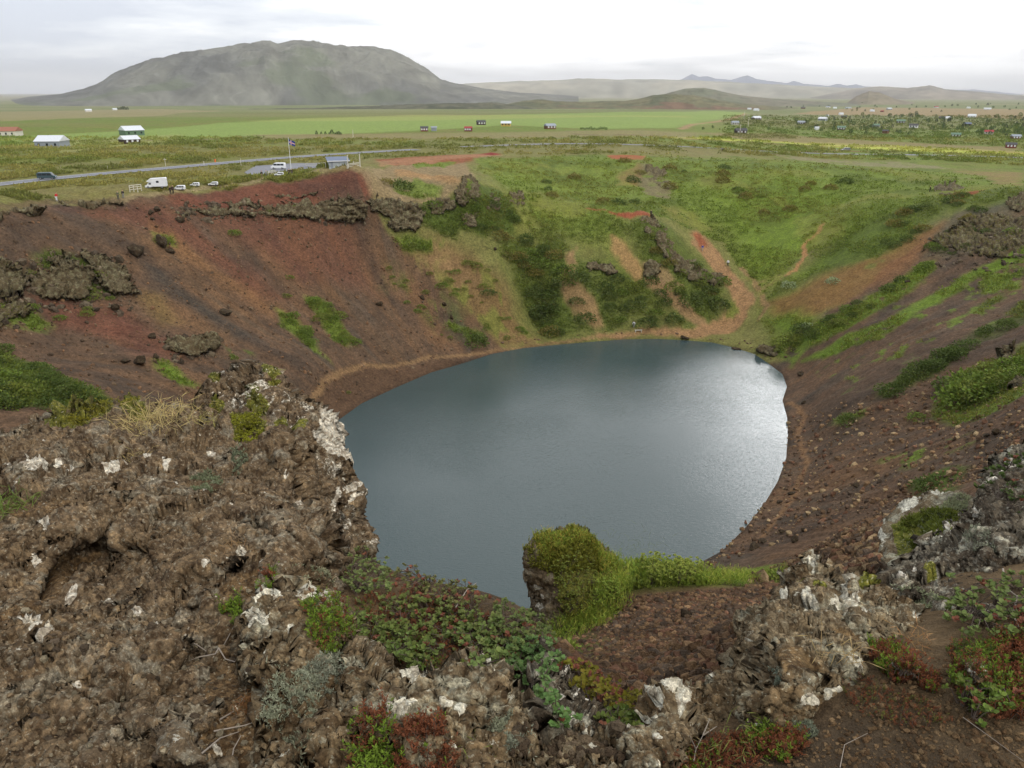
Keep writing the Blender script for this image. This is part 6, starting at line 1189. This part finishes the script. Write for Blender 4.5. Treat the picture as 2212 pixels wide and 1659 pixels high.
van(602, 366, 5.4, 2.35, P_WHITE, math.pi - .05, 'white minibus parked in the car park', 'minibus', 'minibus', .12, half=1.0, wpx=28)
van(388, 412, 4.3, 1.75, P_WHITE, math.pi + .1, 'white car right of the camper, half behind the bushes', 'parked_car', 'car', .22, half=.85, wpx=22)
van(421, 404, 3.9, 1.55, P_WHITE, math.pi + .1, 'small white car, second from the camper', 'parked_car', 'car', .24, half=.82, wpx=18)
van(461, 402, 3.9, 1.5, P_WHITE, math.pi + .15, 'white car sunk behind bushes, only its roof showing', 'parked_car', 'car', .24, half=.82, wpx=18)
van(603, 381, 3.9, 1.5, P_WHITE, math.pi + .2, 'white car at the near edge of the car park, below the minibus', 'parked_car', 'car', .24, half=.82, wpx=18)
van(1826, 326.5, 4.4, 1.6, P_SILV, math.pi, 'grey car on the far road to the right', 'car', 'car', .24, half=.85, wpx=16)
g = gp(340, 407); t = empty('camper', (g[0], g[1], g[2] + .05), math.pi + .18); t.scale = (39 / F * np.linalg.norm(g - CAM) / 6.4,) * 3; tag(t, 'white camper van with a sleeping alcove over the cab', 'camper')
MB().prism([(-3.0,.6),(1.35,.6),(1.35,1.95),(2.55,2.0),(2.75,2.25),(1.7,3.05),(-2.8,3.25),(-3.0,3.05)], -1.1, 1.1).build('body', P_WHITE, t, bev=.06)
MB().prism([(1.35,.4),(3.35,.4),(3.4,.9),(2.75,1.2),(2.2,1.85),(1.35,1.9)], -.95, .95).build('cab', P_WHITE, t, bev=.05)
MB().prism([(2.82,1.22),(2.86,1.22),(2.3,1.84),(2.26,1.84)], -.8, .8).build('windscreen', P_GLASS, t)
for s in (-1, 1): MB().box(-.9, -.1, s*1.1 - .02, s*1.1 + .02, 1.75, 2.35).build('window', P_GLASS, t); MB().box(1.5, 2.2, s*.95 - .02, s*.95 + .02, 1.25, 1.7).build('side_window', P_GLASS, t)
wheels(t, (-1.7, 2.5), .95, .36)
# bench by the lake
g = gp(1379, 717); t = empty('bench', tuple(g), .1); tag(t, 'low wooden bench by the far shore of the lake', 'bench'); MB().box(-.9, .9, -.22, .22, .42, .5).build('seat', P_POST, t)
for s in (-1, 1): MB().box(s*.7 - .06, s*.7 + .06, -.18, .18, -.1, .42).build('leg', P_POST, t)
# people
SKIN = paint('skin', srgb(196,150,124), .6, .3, .05); CLO = {}
def cloth(rgb):
    if rgb not in CLO: CLO[rgb] = paint('cloth', srgb(*rgb), .85, .15, .1, 8)
    return CLO[rgb]
def skin(name, pts, edges, rad, mat, parent):
    me = bpy.data.meshes.new(name); me.from_pydata(pts, edges, []); me.materials.append(mat); o = bpy.data.objects.new(name, me); col.objects.link(o); o.parent = parent
    md = o.modifiers.new('Skin', 'SKIN'); 
    for i, r_ in enumerate(rad): me.skin_vertices[0].data[i].radius = (r_, r_) if not isinstance(r_, tuple) else r_
    me.skin_vertices[0].data[0].use_root = True; md.use_smooth_shade = True; s = o.modifiers.new('Subsurf', 'SUBSURF'); s.levels = 1; s.render_levels = 1; return o
def person(px, py, rz, top, legs, label, pose='stand', hair=(60,46,36), sc=1.0):
    g = gp(px, py); t = empty('person', (g[0], g[1], g[2]), rz); t.scale = (sc,) * 3; tag(t, label, 'person')
    st = {'stand': .04, 'walk': .28}.get(pose, .05); bd = .0 if pose != 'lean' else .22
    hip, ch, nk, hd = (0, 0, .93), (0, bd * .6, 1.3), (0, bd, 1.5), (0, bd + .03, 1.64)
    aw = .1 if pose != 'walk' else .2
    pts = [hip, (0, bd * .3, 1.12), ch, nk, hd, (0, bd + .02, 1.75), (-.1, 0, .88), (-.11, st, .48), (-.11, st * .7 , .07), (-.11, st * .7 + .16, .04), (.1, 0, .88), (.11, -st * .6, .48), (.11, -st, .07), (.11, -st + .16, .04),
           (-.19, bd, 1.42), (-.25, bd - aw * .4, 1.15), (-.24, bd + aw, .92), (-.23, bd + aw + .05, .83), (.19, bd, 1.42), (.25, bd + aw * .2, 1.15), (.24, bd + aw, .92), (.23, bd + aw + .05, .83)]
    ed = [(0,1),(1,2),(2,3),(3,4),(4,5),(0,6),(6,7),(7,8),(8,9),(0,10),(10,11),(11,12),(12,13),(2,14),(14,15),(15,16),(16,17),(2,18),(18,19),(19,20),(20,21)]
    rad = [.12,.11,.12,.055,.095,.07,.08,.055,.04,.035,.08,.055,.04,.035,.055,.04,.03,.028,.055,.04,.03,.028]
    skin('body', pts, ed, rad, SKIN, t)
    j = [0,1,2,3,14,15,16,18,19,20]; ix = {v: k for k, v in enumerate(j)}; skin('jacket', [pts[v] for v in j], [(ix[a], ix[b]) for a, b in ed if a in ix and b in ix], [(.165,.13) if v in (0,1,2) else .07 if v == 3 else rad[v] + .022 for v in j], cloth(top), t)
    j = [0,6,7,8,10,11,12]; ix = {v: k for k, v in enumerate(j)}; skin('trousers', [pts[v] for v in j], [(ix[a], ix[b]) for a, b in ed if a in ix and b in ix], [.14,.1,.075,.06,.1,.075,.06], cloth(legs), t)
    skin('hair', [(0, bd - .01, 1.70), (0, bd - .005, 1.79)], [(0, 1)], [.105, .08], cloth(hair), t); return t
person(123,436,0,(196,44,56),(220,220,222),'person in a red jacket and white trousers on the left rim','lean',sc=1.0); person(256,432,.4,(84,96,74),(70,74,70),'person in green grey clothes, left of a pair on the rim','walk'); person(267,429,1.0,(40,40,48),(130,130,124),'person in a black top and pale trousers, right of a pair on the rim')
person(369,420.5,.2,(34,32,38),(36,34,40),'person all in black on the rim track, left of two'); person(374.5,419.5,-.4,(30,28,36),(32,30,38),'taller person all in black on the rim track, right of two','walk',sc=1.08)
person(566,385,.8,(44,52,44),(120,104,80),'person in a dark top near the car park, left of two'); person(576,383.5,.2,(150,154,148),(110,112,110),'person in pale grey near the car park, right of two'); person(625,380.5,.1,(50,48,46),(70,74,66),'person in dark clothes left of the flagpole foot','walk'); person(631,380.5,-.2,(46,52,48),(92,96,84),'person in olive clothes right of the flagpole foot','walk')
person(1369,708,2.9,(228,228,230),(160,160,164),'person in white at the far shore beside the bench','lean'); person(1517,543,2.6,(40,66,150),(170,160,150),'person in a blue top walking down the red path','walk'); person(1572,575,2.7,(232,232,234),(60,60,66),'person in a white top lower on the red path','walk')
person(1406,467.5,.3,(40,38,44),(44,42,46),'person in dark clothes at the red viewpoint'); person(2008,415,1.2,(38,36,44),(40,40,44),'person in dark clothes beside the rubble heap on the right rim')
# trees
def tree_mesh(name, seed, conif, c):
    g = np.random.default_rng(seed); n = 260; h = g.uniform(.12, 1, n)
    rad = (1 - h) * .30 + .03 if conif else .26 * np.sin(np.clip(h, .15, .98) * 3.1) ** .7 * (1 + .3 * g.uniform(-1, 1, n))
    a = g.uniform(0, 6.28, n); rr_ = rad * g.uniform(.3, 1, n) ** .5; P_ = np.stack([np.cos(a) * rr_, np.sin(a) * rr_, h], -1); d = unit(np.stack([np.cos(a), np.sin(a), g.uniform(-.5, .5, n)], -1))
    C = np.asarray(c)[None] * (1 + .3 * g.uniform(-1, 1, (n, 1))); tv = []
    th = np.linspace(0, 6.28, 5)[:-1]
    V, CC = blades(P_, d, .13, .07, C, fold=.2); z = np.array([0, .5, .9]); trunk = []
    for k in range(2):
        r0, r1 = .03 * (1 - z[k] * .8), .03 * (1 - z[k + 1] * .8)
        for i in range(4):
            a0, a1 = th[i], th[(i + 1) % 4]; trunk += [(math.cos(a0)*r0, math.sin(a0)*r0, z[k]), (math.cos(a1)*r0, math.sin(a1)*r0, z[k]), (math.cos(a1)*r1, math.sin(a1)*r1, z[k+1]), (math.cos(a0)*r1, math.sin(a0)*r1, z[k+1])]
    o = quads([(V, CC), (np.array(trunk), np.broadcast_to(srgb(90,76,62), (len(trunk), 3)))], name); col.objects.unlink(o); return o
TC = [tree_mesh('spruce_tree', 1, True, srgb(50,64,40)), tree_mesh('spruce_tree', 2, True, srgb(58,72,46))]; TB = [tree_mesh('birch_tree', 3, False, srgb(84,106,56)), tree_mesh('birch_tree', 4, False, srgb(74,96,52)), tree_mesh('birch_tree', 5, False, srgb(92,112,60))]
def tree(px, py, hpx, kinds, label, group=None):
    g_ = gp(px, py); h_ = hpx / F * np.linalg.norm(g_ - CAM); o = random.choice(kinds).copy(); o.name = o.data.name.split('.')[0]; col.objects.link(o); o.location = (g_[0], g_[1], g_[2] - .1); w_ = random.uniform(1.0, 1.6); o.scale = (h_ * w_, h_ * w_, h_); o.rotation_euler[2] = random.uniform(0, 6.28); return tag(o, label, 'tree', group)
for x, h_ in ((684,8),(694,5),(703,6),(711,4),(717,9),(724,4),(728,6),(732,7),(736,5)): tree(x, 290 + random.uniform(-.5, .8), h_, TC, 'small dark spruce in the sparse row at the hay field edge', 'spruces at the hay field edge')
for i in range(14): tree(1255 + i * 4.2, 280 + random.uniform(-1, 1), random.uniform(4, 6), TB, 'bush like tree of the low hedge below the hay field', 'hedge trees below the hay field')
for i in range(7): tree(255 + i * 3.5, 237.5, random.uniform(4, 7), TC, 'dark tree beside the farm at the mountain foot', 'trees at the mountain farm')
for x, y in spots([(1700,262),(1780,254),(1880,250),(1990,246),(2060,252),(2212,252),(2260,290),(2150,296),(2060,286),(1960,292),(1850,290),(1720,280)], 215, 4): tree(x, y, random.uniform(4, 8) * (y / 270), TB if random.random() < .75 else TC, 'young tree in the cabin wood on the right plain', 'trees of the cabin wood')
for x, y in spots([(1500,285),(1700,285),(1700,262),(1560,262)], 16, 6): tree(x, y, random.uniform(3, 6), TB, 'low tree scattered round the cabins left of the wood', 'scattered trees by the cabins')
for x, y in spots([(1640,222),(2200,226),(2200,243),(1900,243),(1640,232)], 50, 8): tree(x, y, random.uniform(2.5, 4.5), TC + TB, 'tiny far tree below the right hills', 'far trees below the right hills')
# ---------- camera, sky, sun, air ----------
cd = bpy.data.cameras.new('camera'); cam = bpy.data.objects.new('camera', cd); col.objects.link(cam)
cam.location = CAM; cam.rotation_euler = (math.pi / 2 - PITCH, 0, 0); cd.sensor_width = 36; cd.lens = 36 * F / 2212
cd.clip_start = .05; cd.clip_end = 120000; scene.camera = cam
world = bpy.data.worlds.new('World'); scene.world = world; world.use_nodes = True
wt = world.node_tree; bg = wt.nodes['Background']; bg.inputs['Strength'].default_value = 0.1
sky = wt.nodes.new('ShaderNodeTexSky'); sky.sky_type = 'NISHITA'; sky.sun_disc = False
SUN_EL, SUN_AZ = math.radians(48), math.radians(150)     # azimuth clockwise from the view direction
sky.sun_elevation = SUN_EL; sky.sun_rotation = SUN_AZ
class WN(NT):
    def __init__(s): s.t = wt; s.N = wt.nodes; s.L = wt.links
w = WN(); tc = w.N.new('ShaderNodeTexCoord').outputs['Generated']
sp = w.N.new('ShaderNodeSeparateXYZ'); w.link(tc, sp.inputs[0])
# clouds lie on a flat layer: stretch the direction by its height
zz = w.math('ADD', w.math('MAXIMUM', sp.outputs[2], 0.0), 0.10)
cb = w.N.new('ShaderNodeCombineXYZ'); w.link(w.math('DIVIDE', sp.outputs[0], zz), cb.inputs[0]); w.link(w.math('DIVIDE', sp.outputs[1], zz), cb.inputs[1])
n_a = w.noise(.42, 6, .55, cb.outputs[0], .3); n_b = w.noise(1.3, 5, .6, cb.outputs[0])
# grey belly patches on the left, bright in the middle
az = w.math('ARCTAN2', sp.outputs[0], sp.outputs[1])
side = w.ramp(w.math('ADD', w.math('MULTIPLY', az, .8), .5), [(0.0, .25), (.14, .25), (.26, .16), (.38, .02), (.82, 0.0), (.90, .05), (1.0, .08)])
tone = w.math('SUBTRACT', w.math('ADD', w.math('MULTIPLY', n_a, .7), w.math('MULTIPLY', n_b, .3)), side)
cloud = w.ramp(tone, [(.27, srgb(205, 212, 224)), (.38, srgb(236, 240, 245)), (.44, (1.05, 1.05, 1.06)), (.56, (1.6, 1.6, 1.6))])
cm = w.N.new('ShaderNodeMix'); cm.data_type = 'RGBA'; cm.blend_type = 'MIX'
cov = w.ramp(n_a, [(.30, .90), (.45, .97)])
w.link(cov, cm.inputs[0]); w.link(sky.outputs[0], cm.inputs[6])
sc10 = w.N.new('ShaderNodeVectorMath'); sc10.operation = 'SCALE'; sc10.inputs['Scale'].default_value = 10.5
# a bright break in the cloud, high ahead to the right: the lake mirrors it
gd = w.N.new('ShaderNodeVectorMath'); gd.operation = 'DOT_PRODUCT'; e_, a_b = math.radians(19), math.radians(22); nv = w.N.new('ShaderNodeVectorMath'); nv.operation = 'NORMALIZE'; w.link(tc, nv.inputs[0])
w.link(nv.outputs[0], gd.inputs[0]); gd.inputs[1].default_value = (math.sin(a_b) * math.cos(e_), math.cos(a_b) * math.cos(e_), math.sin(e_))
brk = w.ramp(w.math('SUBTRACT', w.math('MULTIPLY', gd.outputs['Value'], 10), 9.0), [(.76, 0), (.90, 1.0), (.96, 6), (1.0, 12.0)])
brk = w.mix(1.0, brk, w.ramp(n_b, [(.35, .35), (.6, 1)]), 'MULTIPLY'); ab = w.N.new('ShaderNodeVectorMath'); ab.operation = 'ADD'; w.link(cloud, ab.inputs[0]); w.link(brk, ab.inputs[1]); w.link(ab.outputs[0], sc10.inputs[0])
w.link(sc10.outputs[0], cm.inputs[7]); w.link(cm.outputs[2], bg.inputs['Color'])
sl = bpy.data.lights.new('sun', 'SUN'); sl.energy = 0.8; sl.angle = math.radians(14); sl.color = (1, .96, .9)
so = bpy.data.objects.new('sun', sl); col.objects.link(so)
sd = Vector((math.sin(SUN_AZ) * math.cos(SUN_EL), math.cos(SUN_AZ) * math.cos(SUN_EL), math.sin(SUN_EL)))
so.rotation_euler = sd.to_track_quat('Z', 'Y').to_euler()
# air
bm = bmesh.new(); bmesh.ops.create_cube(bm, size=1)
hm = bpy.data.meshes.new('haze'); bm.to_mesh(hm); bm.free(); haze = bpy.data.objects.new('haze', hm); col.objects.link(haze)
haze.scale = (110000, 110000, 1100); haze.location = (0, 0, 550 - 80)
mt = bpy.data.materials.new('haze'); mt.use_nodes = True; nt = mt.node_tree; nt.nodes.clear()
pv = nt.nodes.new('ShaderNodeVolumePrincipled'); oo = nt.nodes.new('ShaderNodeOutputMaterial'); nt.links.new(pv.outputs[0], oo.inputs['Volume'])
pv.inputs['Color'].default_value = (1, .99, .98, 1); pv.inputs['Density'].default_value = HAZE; pv.inputs['Anisotropy'].default_value = .2
hm.materials.append(mt); tag(haze, kind='stuff')
haze.visible_shadow = True
scene.view_settings.view_transform = 'Standard'; scene.view_settings.look = 'None'
scene.view_settings.exposure = EXPO; scene.view_settings.gamma = 1
scene.cycles.max_bounces = 6; scene.cycles.diffuse_bounces = 2; scene.cycles.glossy_bounces = 3; scene.cycles.transparent_max_bounces = 8
scene.cycles.volume_bounces = 0; scene.cycles.use_denoising = True; scene.cycles.denoising_input_passes = 'RGB_ALBEDO_NORMAL'; scene.cycles.denoising_prefilter = 'ACCURATE'
scene.cycles.use_adaptive_sampling = True
